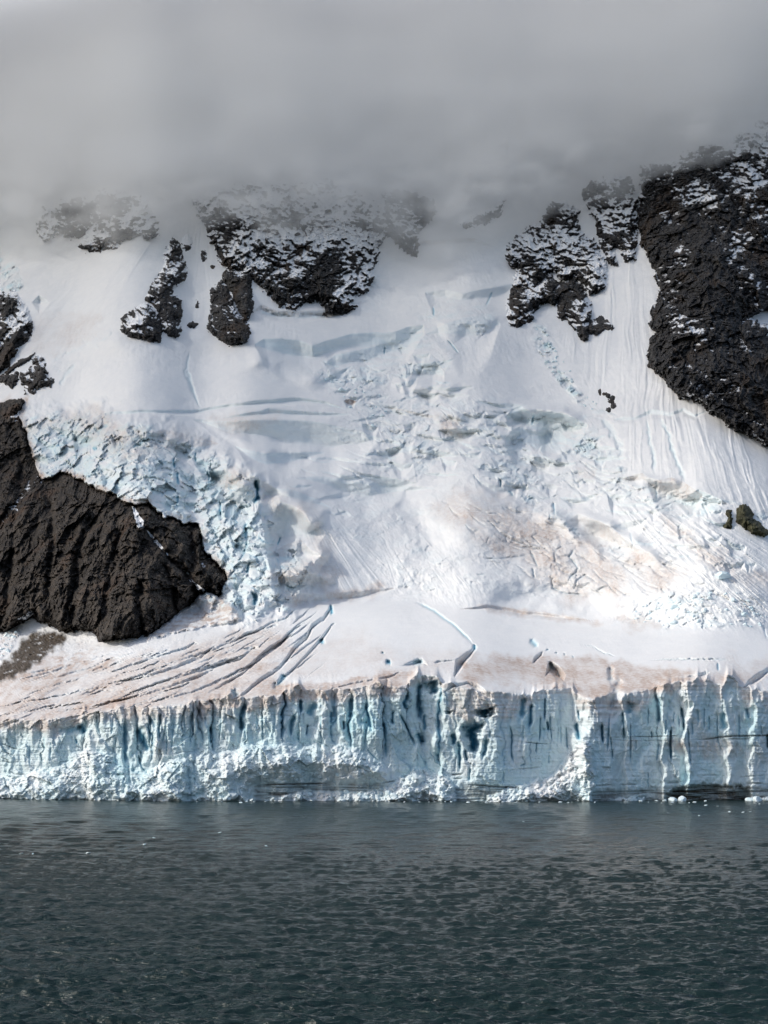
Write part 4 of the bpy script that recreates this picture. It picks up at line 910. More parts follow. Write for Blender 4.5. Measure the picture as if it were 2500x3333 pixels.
# pieces of the icefall and the seracs that can be told apart
def cut(name, mask, parent=None):
    """take faces out of the relief as an object of their own"""
    global free
    m = mask & free
    free = free & ~m
    return piece(name, m, parent)
not_rock = ~face_poly(ROCK_WALL)
icefall = tag(empty('icefall', (-120, 760, 90)), 'jagged hanging icefall above the huge dark rock wall', 'icefall')
def child(o, parent):
    o.parent = parent
    o.matrix_parent_inverse = parent.matrix_world.inverted() if False else o.matrix_parent_inverse
    o.location = -parent.location
    return o
for pts in ([(930, 520), (1010, 430), (1130, 480), (1240, 560), (1250, 700), (1120, 720), (1010, 760), (990, 640)], [(1000, 900), (1040, 760), (1130, 700), (1230, 700), (1240, 760), (1190, 960), (1100, 1010)],
            [(1195, 960), (1240, 750), (1310, 740), (1340, 900), (1330, 990), (1230, 990)], [(1320, 700), (1450, 630), (1659, 700), (1700, 960), (1500, 1010), (1390, 1000)], [(1090, 1380), (1240, 1340), (1340, 1400), (1310, 1510), (1180, 1560), (1110, 1500)],
            [(470, 300), (620, 320), (645, 420), (480, 430)], [(645, 310), (900, 300), (1000, 345), (895, 400), (900, 520), (655, 540)], [(885, 440), (940, 405), (1020, 420), (960, 490), (920, 520)], [(200, 560), (260, 440), (400, 410), (420, 560), (320, 630)],
            [(0, 300), (150, 260), (190, 400), (120, 520), (0, 460)], [(480, 620), (640, 560), (700, 700), (560, 780)], [(720, 720), (740, 600), (880, 600), (880, 760), (800, 800)], [(900, 960), (930, 800), (1000, 800), (1010, 900), (980, 1060)],
            [(1360, 1260), (1480, 1080), (1560, 1120), (1540, 1220), (1400, 1280)], [(1040, 1250), (1120, 1150), (1190, 1180), (1150, 1330), (1060, 1370)]):
    c = cut('serac', face_poly(tp('H', pts), not_rock & ~cliff_q), icefall)
    child(c, icefall)
child(cut('broken_ice', face_poly(ICEFALL, not_rock & ~cliff_q), icefall), icefall)
for name, tile, pts, lab, cat in (
    ('ice_wall', 'I', [(60, 400), (110, 372), (330, 380), (400, 408), (620, 344), (900, 328), (980, 296), (1040, 300), (860, 410), (700, 440), (540, 480), (470, 520), (300, 530), (120, 490)], 'long layered ice wall crossing the snow below the central crag', 'ice wall'),
    ('serac', 'I', [(1040, 170), (1095, 80), (1300, 95), (1600, 42), (1560, 150), (1500, 290), (1440, 400), (1260, 475), (1130, 440), (1060, 330)], 'big pale blue serac beside the forked rock spur', 'serac'),
    ('ice_block', 'I', [(940, 600), (1000, 540), (1140, 500), (1190, 570), (1080, 620)], 'tilted white ice block below the big pale serac', 'ice block'),
    ('serac', 'J', [(100, 195), (180, 126), (430, 176), (575, 240), (440, 330), (410, 288), (170, 250), (120, 285)], 'flat fronted grey blue serac above the crumbled ice', 'serac'),
    ('serac', 'J', [(90, 340), (120, 285), (170, 252), (410, 290), (445, 330), (420, 390), (200, 410), (110, 390)], 'lower white serac just under the flat fronted one', 'serac'),
    ('ice_rubble', 'J', [(460, 320), (560, 290), (680, 340), (660, 460), (580, 470), (520, 400)], 'heap of crumbled ice right of the lower serac', 'ice rubble'),
    ('ice_wall', 'J', [(790, 575), (905, 528), (1000, 570), (1250, 640), (1200, 730), (1000, 715), (850, 620)], 'grubby upright ice wall under the white runnels', 'ice wall'),
    ('serac', 'J', [(1100, 720), (1160, 685), (1240, 636), (1370, 690), (1320, 760), (1180, 760)], 'bluest broken ice hollow near the mossy rock', 'serac'),
    ('ice_wall', 'C', [(930, 240), (1010, 226), (1340, 222), (1450, 242), (1620, 290), (1600, 330), (1300, 335), (1080, 320), (1000, 290)], 'wide shaded snow wall behind the icefall', 'ice wall'),
    ('ice_wall', 'C', [(1030, 340), (1150, 362), (1340, 358), (1300, 395), (1180, 420), (1080, 400)], 'low shaded snow wall under the wide one', 'ice wall'),
    ('avalanche_cone', 'C', [(640, 1150), (700, 1112), (760, 1062), (840, 1005), (862, 955), (830, 915), (850, 905), (890, 950), (940, 990), (1000, 1020), (1045, 1080), (1000, 1095), (900, 1110), (760, 1140), (640, 1170)], 'dirty avalanche cone between rock wall and icefall foot', 'debris cone'),
    ('ice_rubble', 'A', [(-200, 420), (0, 430), (60, 450), (110, 540), (120, 590), (70, 610), (0, 590), (-200, 580)], 'small blue broken icefall above the dark buttress', 'ice rubble')):
    c = cut(name, face_poly(tp(tile, pts), ~cliff_q))
    if c: tag(c, lab, cat)
sc_ = cut('scree_slope', face_poly(SCREE, ~cliff_q)); tag(sc_, kind='structure')

# the ice cliff: heaps, pillars, lower wall, ash bands
q_lump = ((lump[:-1, :-1] + lump[1:, 1:]) / 2).ravel(); q_soil = ((soil[:-1, :-1] + soil[1:, 1:]) / 2).ravel()
HEAPS = [('K0', 0, 'long apron of fallen ice under the westmost blue columns'), ('K1', 1, 'broad apron of crushed ice below the blue slot'), ('K1', 2, 'low bank of ice crumbs under dark ash layers'),
         ('K2', 3, 'cone shaped heap of ice rubble under the dark cave'), ('K2', 4, 'tall heap of ice rubble climbing the cliff prow'), ('K3', 5, 'flat white ice raft heap before the dark ash band'), ('K3', 6, 'ice rubble beyond the darkest ash band')]
for t, i, lab in HEAPS:
    m = face_poly(tp(t, APRON[i][1]), cliff_q & (q_lump > .35))
    c = cut('ice_heap', m)
    if c: tag(c, lab, 'ice heap', 'heaps of fallen ice along the cliff foot')
cliff_o = tag(empty('ice_cliff', (0, 558, 0)), 'long blue white ice cliff rising straight from the sea', 'ice cliff')
qw_u = QU + 15 * fbm(QU / 48, QV / 75, 77, 3)
for a, b in ((-700, 500), (500, 1260), (1260, 1500), (1500, 1700), (1700, 1960), (1960, 2130), (2130, 3300)):
    c = cut('ash_band', cliff_q & (QV > 2556) & (q_soil > .42) & (QU >= a) & (QU < b), cliff_o)
    if c: child(c, cliff_o)
mid_line = np.interp(QU, MID_U, MID_V)
for a, b in zip(PILLARS[:-1], PILLARS[1:]):
    c = cut('ice_pillar', cliff_q & (qw_u >= a) & (qw_u < b) & (QV < mid_line), cliff_o)
    if c: child(c, cliff_o)
for a, b in zip([-700, 275, 655, 1087, 1430, 1640, 1930, 2148, 2350], [275, 655, 1087, 1430, 1640, 1930, 2148, 2350, 3300]):
    c = cut('lower_wall', cliff_q & (qw_u >= a) & (qw_u < b), cliff_o)
    if c: child(c, cliff_o)

# nothing of the ground shows deep behind the two big rock walls
def inside(pts, inset):
    m = face_poly(pts); ii = np.nonzero(m)[0]
    m[ii] = poly_sdf(QU[ii], QV[ii], pts) > inset
    return m
RIGHT_WALL = tp('B', [(1190, 500), (1250, 330), (1500, 240), (1659, 120), (1980, 0), (1980, 1420), (1659, 1360), (1420, 1230), (1280, 1170), (1230, 1080), (1240, 920), (1270, 800), (1240, 700)])
free &= ~(inside(ROCK_WALL, 34) & (QU > -230)) & ~(inside(RIGHT_WALL, 25) & (QU < 2730) & ~face_poly(tp('B', [(1560, 860), (1680, 850), (1920, 870), (1920, 1000), (1640, 970)])))
snow_q = free & ~cliff_q & (QV < q_foot)
o = piece('snow_slope', snow_q); tag(o, kind='structure')
o = piece('glacier', free & ~cliff_q & (QV >= q_foot)); tag(o, kind='structure')
print('relief meshes', round(time.time() - T0, 1))

# ------------------------------------------------------------------ rocks
def base_at(u, v):
    """depth of the ground (without small relief) under photo position u, v"""
    ci = np.clip(np.interp(u, COLS, np.arange(NC)), 0, NC - 1.001)
    c0 = ci.astype(int); fc_ = ci - c0
    out = 0
    for c, wgt in ((c0, 1 - fc_), (c0 + 1, fc_)):
        vs = v_seam[0, c]
        r = np.where(v < V_TOP, (v - V_SKY) / (V_TOP - V_SKY) * NR_S, np.where(v < vs, NR_S + (v - V_TOP) / (vs - V_TOP) * NR_T, NR_S + NR_T + (v - vs) / (V_BOT - vs) * (NR_C - 1)))
        r = np.clip(r, 0, NR - 1.001); r0 = r.astype(int); fr = r - r0
        out = out + wgt * (GROUND[r0, c] * (1 - fr) + GROUND[r0 + 1, c] * fr)
    return out
GROUND = base - 4.5 * fbm(X0 / 95, W0 / 120, 21, 3) * (1 - on_shelf) * (1 - is_cliff)

def rock(tile, pts, label, out=10.0, amp=3.0, dusting=0.0, res=2.6, edge=6.0, wid=45.0, seed=900, dip=0.0, lo=None, material=None, name='rock_outcrop', sink=1.2, holes=(), cat='rock', big=0.0, patches=(), gullies=()):
    p = tp(tile, pts) if tile else pts
    a = np.array(p); pad = 14
    u0, v0 = a.min(0) - pad; u1, v1 = a.max(0) + pad
    u0 = max(u0, -260); u1 = min(u1, 2760); v0 = max(v0, -100)
    nu = int((u1 - u0) / res) + 2; nv = int((v1 - v0) / res) + 2
    uu = np.linspace(u0, u1, nu); vv = np.linspace(v0, v1, nv)
    u, v = np.meshgrid(uu, vv); u = u.astype(f32); v = v.astype(f32)
    d = poly_sdf(u, v, p) + edge * (1.1 * facets(u / 22 + .4 * v / 22, v / 26, seed, 1.0, .5) + .9 * facets(u / 8, v / 9, seed + 31, 1.0, .5) + .5 * fbm(u / 40, v / 40, seed, 2))
    for h in holes:
        d = np.minimum(d, -(poly_sdf(u, v, tp(tile, h)) + edge * .6 * fbm(u / 18, v / 18, seed + 2, 3)))
    B = base_at(u.ravel(), v.ravel()).reshape(u.shape)
    x = B * (u - MIDX) / FPX; z = CAM_H + B * (HOR - v) / FPX
    sc = 1.0
    xr = x + dip * z
    wx_ = xr + 4 * fbm(x / 16, z / 16, seed + 11, 2); wz_ = z + 4 * fbm(x / 16, z / 16, seed + 12, 2)
    f1 = facets(wx_ / 15, wz_ / 24, seed + 1, 1.1, .5); f2 = facets(xr / 6.5 + .3 * wx_ / 6.5, z / 9, seed + 2, 1.1, .5); f3 = facets(xr / 2.6, z / 3.4, seed + 3, 1.1, .5)
    rg = ridged(wx_ / 20, wz_ / 80, seed + 4, 4, .55)
    gul = ridged(xr / 8 + fbm(x / 20, z / 20, seed + 14, 2), z / 50, seed + 5, 3, .5)
    # bedding: intermittent ledges running across the face
    sb = z + (.30 + dip) * x + 5 * fbm(x / 45, z / 30, seed + 15, 3)
    def ledge(h, sd):
        q = sb / h + .7 * fbm(x / 9, z / 7, sd, 2); q = q - np.floor(q)
        return (q - .5) * smooth(-.2, .4, fbm(x / (5 * h), z / (3 * h), sd + 1, 2))
    led = 1.0 * ledge(8.5, seed + 21) + .55 * ledge(3.6, seed + 25)
    inn = np.clip(d / 16, 0, 1)
    fine = .85 if big else 1.0
    rough_ = big * (1.0 * ridged((x + 14 * fbm(x / 60, z / 60, seed + 41, 2)) / 58, z / 170, seed + 40, 3, .55) + .9 * facets((x + 10 * fbm(x / 30, z / 30, seed + 43, 2)) / 36, z / 54, seed + 42, 1.0, .5))
    rough_ = rough_ + amp * fine * (1.15 * f1 + .75 * f2 + .45 * f3 + 1.1 * rg + .55 * gul - .9 * led + .22 * fbm(x / 1.8, z / 1.8, seed + 6, 3, .7))
    r = out * (1 - np.exp(-np.maximum(d, 0) / wid)) + np.where(d < 0, d * 0.35, 0) + rough_ * (0.3 + .7 * inn) * smooth(-8, 8, d) + 0.8
    for gp, gw, gd in gullies:
        dl, tl = line_dist(u + 9 * fbm(u / 40, v / 40, seed + 71, 3), v + 9 * fbm(u / 40, v / 40, seed + 72, 3), gp)
        r = r - gd * np.exp(-(dl / gw) ** 2) * smooth(0, .15, tl) * smooth(1.02, .85, tl) + .2 * gd * np.exp(-((dl - 2.2 * gw) / (1.2 * gw)) ** 2)
    Dr = B - r
    keep = d > -12
    nid = np.arange(u.size).reshape(u.shape)
    kq = keep[:-1, :-1] & keep[1:, :-1] & keep[1:, 1:] & keep[:-1, 1:]
    q = np.stack([nid[:-1, :-1], nid[1:, :-1], nid[1:, 1:], nid[:-1, 1:]], -1)[kq]
    ids, inv = np.unique(q, return_inverse=True)
    pos = np.stack([Dr * (u - MIDX) / FPX, Dr, CAM_H + Dr * (HOR - v) / FPX], -1).reshape(-1, 3)[ids]
    # snow settles on ledges and along the edges
    def bb(a, n):
        for ax in (0, 1):
            c = np.cumsum(np.pad(a, [(n + 1, n) if k == ax else (0, 0) for k in (0, 1)], mode='edge'), axis=ax)
            a = (np.take(c, range(2 * n + 1, c.shape[ax]), ax) - np.take(c, range(0, c.shape[ax] - 2 * n - 1), ax)) / (2 * n + 1)
        return a
    Ds = bb(Dr.astype(np.float64), 1)
    hollow = (Dr - bb(Dr.astype(np.float64), 6)) / amp
    PR = np.stack([Ds * (u - MIDX) / FPX, Ds, CAM_H + Ds * (HOR - v) / FPX], -1)
    nn = np.cross(np.gradient(PR, axis=0), np.gradient(PR, axis=1)); nn /= np.linalg.norm(nn, axis=-1, keepdims=True) + 1e-9
    nzz = nn[..., 2] * np.sign(-nn[..., 1] + 1e-9)
    dust_ = dusting - .17 + .78 * (nzz - .42) + .16 * np.clip(hollow, -1, 1) + .42 * fbm(x / 30, z / 38, seed + 7, 3) + .10 * smooth(30, 0, d) + .22 * fbm(sb / 2.8, (x - .4 * z) / 12, seed + 61, 3, .6) + (0.0 if lo is None else lo[2] * smooth(lo[0], lo[1], v))
    for pt_ in patches:
        dust_ = dust_ + 1.6 * smooth(-1.5, 2.5, poly_sdf(u, v, pt_) + 2.5 * fbm(u / 10, v / 10, seed + 51, 2))
    me = mesh_from(name, pos, inv.reshape(-1, 4), None, None, {'dusting': dust_.ravel()[ids]}, material or M_ROCK, flat=True)
    o = bpy.data.objects.new(name, me); C.objects.link(o)
    return tag(o, label, cat)

rock(None, ROCK_WALL, 'huge dark bare rock wall under the hanging ice beside the scree', 16, 3.6, -0.42, 2.6, 5, 60, 900, material=M_BROWN, big=7.5, gullies=[(tp('C', q), w_, d_) for q, w_, d_ in (([(185, 470), (215, 600), (228, 750), (205, 950), (215, 1090)], 13, 8), ([(430, 600), (340, 760), (330, 860), (318, 960), (300, 1125)], 14, 10), ([(815, 680), (838, 780), (822, 900), (850, 985)], 15, 9),
    ([(575, 600), (640, 700), (720, 800), (830, 910)], 9, 6), ([(610, 900), (600, 1010), (612, 1160)], 10, 7), ([(60, 200), (90, 420), (60, 700), (20, 1100)], 13, 7), ([(480, 560), (520, 720), (470, 900), (440, 1160)], 11, 5), ([(700, 820), (740, 930), (770, 1050)], 9, 5))], patches=[
    tp('H', [(305, 700), (330, 720), (370, 780), (405, 830), (405, 870), (350, 868), (330, 800)]), tp('H', [(415, 880), (470, 930), (520, 980), (560, 1040), (545, 1050), (480, 980), (430, 910)]), tp('H', [(690, 1170), (745, 1215), (750, 1240), (700, 1195)]),
    tp('H', [(765, 1270), (830, 1320), (900, 1370), (905, 1400), (840, 1400), (800, 1330)]), tp('C', [(80, 1080), (120, 1050), (148, 1045), (145, 1065), (100, 1090)]), tp('H', [(570, 1060), (640, 1120), (630, 1125), (575, 1085)])])
rock('A', [(-640, 520), (-300, 560), (-100, 600), (0, 610), (40, 598), (75, 600), (95, 640), (125, 690), (140, 740), (135, 770), (120, 800), (85, 830), (70, 860), (40, 900), (0, 950), (-100, 960), (-300, 950), (-640, 940)], 'dark snow streaked rock buttress below the small blue icefall', 12, 3, .12, 2.6, 5, 35, 910)
rock('A', [(20, 950), (60, 915), (100, 890), (150, 862), (135, 885), (90, 908), (50, 940)], 'thin slanting strip of dark rock in the snow', 4, 1.2, .0, 2.2, 3, 12, 915)
rock('A', [(95, 945), (140, 925), (160, 880), (185, 880), (195, 920), (200, 970), (230, 975), (220, 1005), (190, 1000), (165, 1010), (140, 1035), (115, 1025), (110, 1000), (90, 970)], 'ragged dark rock island just above the rock wall', 5, 2, .1, 2.2, 6, 16, 916)
rock('A', [(-60, 970), (0, 968), (40, 955), (75, 945), (80, 985), (55, 1015), (20, 990), (0, 985), (-60, 1000)], 'small low rock left of the ragged rock island', 5, 1.6, .05, 2.2, 4, 12, 917)
rock('A', [(160, 300), (190, 230), (300, 180), (430, 160), (560, 170), (640, 210), (660, 280), (690, 320), (660, 355), (640, 375), (615, 350), (580, 365), (520, 385), (470, 405), (400, 425), (360, 410), (350, 370), (310, 360), (260, 350), (230, 360), (205, 375), (175, 365), (165, 330)], 'snow dusted rock band fading into the mist', 9, 2.6, .30, 2.8, 8, 30, 920)
rock('A', [(745, 362), (770, 400), (790, 440), (805, 490), (800, 540), (770, 560), (745, 570), (745, 610), (780, 630), (795, 680), (775, 720), (780, 760), (760, 790), (730, 785), (705, 760), (690, 720), (680, 680), (655, 640), (630, 625), (655, 580), (680, 530), (715, 480), (710, 430), (735, 400)], 'slender pointed rock tooth between two snow gullies', 11, 2.4, .10, 2.2, 4, 22, 930, lo=(900, 780, .15))
rock('A', [(620, 645), (640, 640), (665, 670), (690, 720), (700, 765), (685, 810), (640, 810), (590, 800), (540, 780), (525, 760), (530, 715), (560, 690), (590, 665)], 'rounded dark rock at the foot of the pointed tooth', 11, 2.2, .02, 2.2, 4, 22, 931, dip=.3)
rock('A', [(995, 505), (1035, 515), (1080, 500), (1095, 520), (1085, 570), (1090, 640), (1085, 700), (1065, 720), (1040, 690), (1015, 640), (1000, 600), (965, 540), (965, 515)], 'brownish rock pillar leaning on the broad central crag', 10, 2.2, .06, 2.2, 4, 20, 935)
rock('A', [(955, 545), (990, 590), (1010, 640), (1030, 690), (1060, 720), (1075, 740), (1075, 790), (1060, 815), (990, 828), (950, 800), (920, 780), (900, 760), (905, 700), (915, 650), (910, 590), (930, 570)], 'black wedge of rock in front of the brownish pillar', 13, 2.4, .04, 2.2, 4, 22, 936, dip=.4)
rock('A', [(830, 200), (900, 170), (1000, 140), (1080, 120), (1150, 120), (1280, 110), (1380, 110), (1500, 130), (1600, 170), (1659, 200), (1690, 330), (1640, 400), (1620, 480), (1610, 550), (1570, 600), (1525, 620), (1530, 670), (1480, 680), (1410, 685), (1405, 650), (1360, 630), (1320, 640), (1280, 672), (1210, 660), (1180, 620), (1130, 570), (1095, 540), (1060, 520), (1010, 500), (955, 480), (935, 420), (930, 400), (900, 340), (880, 300)],
     'broad snow flecked central crag reaching into the cloud', 16, 3.6, .16, 2.6, 7, 50, 940, lo=(900, 760, .22))
rock('B', [(0, 380), (60, 360), (130, 370), (200, 400), (230, 450), (180, 500), (150, 540), (140, 600), (138, 638), (100, 630), (60, 590), (20, 550), (-5, 540)], 'misty rock buttress right of the central crag', 10, 2.6, .05, 2.4, 5, 24, 945)
rock('B', [(330, 505), (400, 470), (470, 435), (520, 400), (500, 460), (450, 495), (400, 505), (350, 520)], 'faint rock rib almost lost in the cloud', 5, 1.6, .25, 2.4, 5, 16, 946)
rock('B', [(530, 640), (545, 590), (590, 550), (620, 520), (655, 505), (690, 490), (700, 430), (740, 395), (800, 415), (835, 450), (835, 490), (850, 540), (900, 570), (920, 600), (940, 640), (960, 690), (965, 730), (945, 790), (890, 805), (860, 760), (820, 735), (770, 745), (740, 720), (715, 710), (690, 750), (650, 790), (600, 790), (565, 770), (570, 700)], 'snow plastered rock head above the white runnels', 14, 3.2, .30, 2.4, 6, 32, 950)
rock('B', [(560, 780), (620, 780), (680, 755), (712, 718), (750, 758), (820, 742), (860, 780), (885, 830), (900, 880), (890, 930), (880, 1000), (860, 1000), (830, 960), (790, 920), (755, 905), (740, 850), (690, 840), (640, 890), (650, 910), (600, 935), (570, 955), (535, 910), (540, 850)], 'forked dark rock spur hanging over the crumbled ice', 11, 2.8, .14, 2.4, 5, 26, 951)
rock('B', [(860, 350), (900, 320), (950, 310), (1000, 290), (1060, 300), (1085, 400), (1080, 500), (1090, 580), (1085, 650), (1060, 668), (1035, 655), (1030, 620), (1000, 610), (985, 600), (1005, 680), (985, 690), (965, 670), (950, 620), (925, 560), (915, 480), (890, 450), (870, 420)], 'narrow rock fin beside the steep white couloir', 12, 2.8, .24, 2.4, 6, 26, 955)
rock('B', [(870, 930), (905, 920), (940, 900), (985, 935), (990, 955), (950, 965), (920, 980), (880, 975)], 'little rock ledge poking out under the forked spur', 5, 1.4, .0, 2.0, 4, 12, 956)
rock('B', [(1110, 260), (1180, 240), (1250, 230), (1330, 190), (1400, 170), (1480, 150), (1530, 120), (1590, 80), (1659, 30), (1900, -20), (2450, -100), (2450, 1640), (2000, 1560), (1659, 1460), (1520, 1390), (1450, 1340), (1400, 1310), (1390, 1285), (1320, 1262), (1270, 1245), (1240, 1210), (1200, 1160), (1150, 1120), (1140, 1090), (1150, 1000), (1175, 970), (1150, 930), (1155, 880), (1200, 820), (1190, 760), (1170, 700), (1140, 640), (1115, 590), (1105, 500), (1115, 420)],
     'towering dark rock wall with thin snow seams on the right', 22, 4.0, -.13, 2.6, 7, 70, 960, dip=-.35, lo=(900, 480, .34), big=7.0, holes=[[(1585, 905), (1625, 880), (1659, 875), (1900, 900), (1900, 970), (1659, 945), (1620, 930)]])
rock('D', [(1525, 590), (1530, 540), (1550, 518), (1580, 545), (1600, 590), (1640, 620), (1665, 640), (1645, 658), (1590, 642), (1550, 612)], 'mossy brown rock poking out of the right snow slope', 6, 1.6, -.1, 2.0, 4, 14, 970, material=M_MOSS)
rock('D', [(1478, 548), (1500, 548), (1505, 575), (1495, 620), (1480, 615), (1488, 580)], 'small olive rock beside the mossy brown rock', 4, 1.0, -.1, 2.0, 3, 10, 971, material=M_MOSS)
STONE_LABELS = ['topmost dark stone of the cluster on the runnels', 'flat dark stone below the topmost one of the cluster', 'dark stone in the upper middle of the runnel cluster', 'rightmost round stone of the runnel cluster', 'wide flat stone in the middle of the runnel cluster', 'largest dark stone low in the runnel cluster', 'lowest small stone of the runnel cluster']
SPECKS = [('D', 932, 35, 5, 11), ('D', 950, 43, 10, 5), ('D', 968, 50, 8, 8), ('D', 986, 62, 10, 9), ('D', 978, 76, 13, 6), ('D', 990, 93, 11, 14), ('D', 972, 112, 6, 8)]
for i, (t, x, y, a, b) in enumerate(SPECKS):
    rock(t, [(x + a * math.cos(k), y + b * math.sin(k)) for k in np.linspace(0, 6.28, 9)[:-1]], STONE_LABELS[i], 2.5, .6, -.2, 1.6, 2, 6, 980 + i, cat='stone', name='stone')['group'] = 'dark stones on the runnels'
for i, (t, x, y, a, b, lab) in enumerate((('A', 880, 440, 11, 25, 'upright dark boulder alone in the upper gully'), ('A', 918, 488, 6, 6, 'tiny dark boulder below the upright boulder'), ('A', 832, 740, 18, 11, 'low dark boulder between the tooth and the black wedge'), ('A', 854, 650, 6, 16, 'thin dark stone in the middle of the gully'), ('A', 810, 385, 20, 34, 'snow speckled rock knob right of the pointed tooth'))):
    rock(t, [(x + a * math.cos(k), y + b * math.sin(k)) for k in np.linspace(0, 6.28, 11)[:-1]], lab, 3.0, .9, .3 if i == 4 else -.1, 1.8, 3, 8, 990 + i, cat='rock', name='boulder')
print('rocks', round(time.time() - T0, 1))

# ------------------------------------------------------------------ sea
def make_water():
    m, nt, b, out = mat('sea_water')
    b.inputs['Base Color'].default_value = (.010, .025, .025, 1)
    b.inputs['Roughness'].default_value = .17
    b.inputs['IOR'].default_value = 1.333
    b.inputs['Specular IOR Level'].default_value = .4
    geo = node(nt, 'ShaderNodeNewGeometry')
    mp = node(nt, 'ShaderNodeMapping'); mp.inputs['Scale'].default_value = (.8, 1.25, 1)
    nt.links.new(geo.outputs['Position'], mp.inputs['Vector'])
    bp = node(nt, 'ShaderNodeBump'); bp.inputs['Strength'].default_value = .8; bp.inputs['Distance'].default_value = .18
    nt.links.new(noise(nt, mp.outputs[0], 2.2, 4, .6), bp.inputs['Height'])
    mp2 = node(nt, 'ShaderNodeMapping'); mp2.inputs['Scale'].default_value = (.19, .50, 1)
    nt.links.new(geo.outputs['Position'], mp2.inputs['Vector'])
    bp2 = node(nt, 'ShaderNodeBump'); bp2.inputs['Strength'].default_value = 1.0; bp2.inputs['Distance'].default_value = .75
    nt.links.new(noise(nt, mp2.outputs[0], 1.0, 3, .6), bp2.inputs['Height'])
    nt.links.new(bp2.outputs[0], bp.inputs['Normal'])
    nt.links.new(bp.outputs[0], b.inputs['Normal'])
    return m
ys = CAM_H * FPX / (np.concatenate([np.linspace(3440, 2596, 520)]) - HOR)
ys = np.concatenate([[-800, -300, 0, 50, 80, 100], ys, [600, 640, 720, 900]])
us = np.concatenate([[-6, -3, -1.6, -1, -.7, -.5], np.linspace(-.36, .36, 680), [.5, .7, 1, 1.6, 3, 6]])
YY, UU = np.meshgrid(ys, us, indexing='ij')
XX = UU * np.maximum(YY, 260) ** .999 * np.where(YY < 260, 1, 1)
XX = UU * (np.where(YY > 100, YY, 100.0) + 50)
rng = np.random.default_rng(7)
ZZ = np.zeros_like(XX)
dy = np.abs(np.gradient(YY, axis=0)); dx = np.abs(np.gradient(XX, axis=1))
for i in range(165):
    lam = 0.5 * (3.4 / 0.5) ** rng.random() if i < 130 else rng.uniform(4.2, 12)
    th = rng.normal(math.radians(-98), 0.42)
    kx, ky = math.cos(th) * 2 * math.pi / lam, math.sin(th) * 2 * math.pi / lam
    amp = 0.0145 * lam ** 0.82 if i < 130 else 0.014 * lam ** .5
    res_ = np.maximum(dy * abs(math.sin(th)), dx * abs(math.cos(th)))
    fade = smooth(0.55, 0.25, res_ / lam)
    ph = kx * XX + ky * YY + rng.random() * 6.28
    ZZ += fade * amp * (np.sin(ph) + 0.25 * np.cos(2 * ph))
gust = 0.95 + 0.22 * fbm(XX / 70, YY / 110, 808, 3)
ZZ *= gust
ZZ[dx > 3] = 0; ZZ[dy > 12] *= .2
sv = np.stack([XX, YY, ZZ], -1).reshape(-1, 3)
si = np.arange(len(sv)).reshape(XX.shape)
sq = np.stack([si[:-1, :-1], si[:-1, 1:], si[1:, 1:], si[1:, :-1]], -1).reshape(-1, 4)
me = mesh_from('sea', sv, sq, None, None, None, make_water())
o = bpy.data.objects.new('sea', me); C.objects.link(o); tag(o, kind='structure')
print('sea', round(time.time() - T0, 1))


# ------------------------------------------------------------------ loose ice
def make_block_mat():
    m, nt, b, out = mat('broken_ice')
    geo = node(nt, 'ShaderNodeNewGeometry'); pos = geo.outputs['Position']
    oi = node(nt, 'ShaderNodeObjectInfo')
    n1 = noise(nt, pos, .8, 4)
    col = mixc(nt, n1, (.62, .80, .86), (.88, .90, .91))
    col = mixc(nt, math_(nt, 'MULTIPLY', oi.outputs['Random'], .45), col, (.60, .80, .87))
    nt.links.new(col, b.inputs['Base Color']); b.inputs['Roughness'].default_value = .5
    return m
M_BLOCK = make_block_mat()
import bmesh
def chunk(seed, flat=.7):
    r = random.Random(seed)
    bm = bmesh.new(); bmesh.ops.create_icosphere(bm, subdivisions=2, radius=1)
    planes = [(Vector((r.gauss(0, 1), r.gauss(0, 1), r.gauss(0, .8))).normalized(), r.uniform(.5, .85)) for _ in range(11)]
    for v in bm.verts:
        for n, d in planes:
            k = v.co.dot(n)
            if k > d: v.co -= n * (k - d)
        v.co += Vector((r.gauss(0, .035), r.gauss(0, .035), r.gauss(0, .035)))
        v.co.z *= flat
    me = bpy.data.meshes.new('chunk'); bm.to_mesh(me); bm.free(); me.materials.append(M_BLOCK)
    return me
CHUNKS = [chunk(i, .75) for i in range(9)]
FLOES = [chunk(40 + i, .34) for i in range(5)]
rnd = random.Random(3)
def surface(u, v):
    ci = int(np.clip(np.searchsorted(COLS, u), 0, NC - 1))
    ri = int(np.clip(np.searchsorted(V[:, ci], v), 0, NR - 1))
    return Vector(P[ri, ci].tolist())
def put(name, me, loc, size, label, cat, group=None, squash=1.0):
    o = bpy.data.objects.new(name, me); C.objects.link(o)
    o.location = loc; o.rotation_euler = (rnd.uniform(-.3, .3), rnd.uniform(-.3, .3), rnd.uniform(0, 6.28))
    o.scale = (size * rnd.uniform(.8, 1.3), size * rnd.uniform(.8, 1.2), size * rnd.uniform(.7, 1.1) * squash)
    return tag(o, label, cat, group)
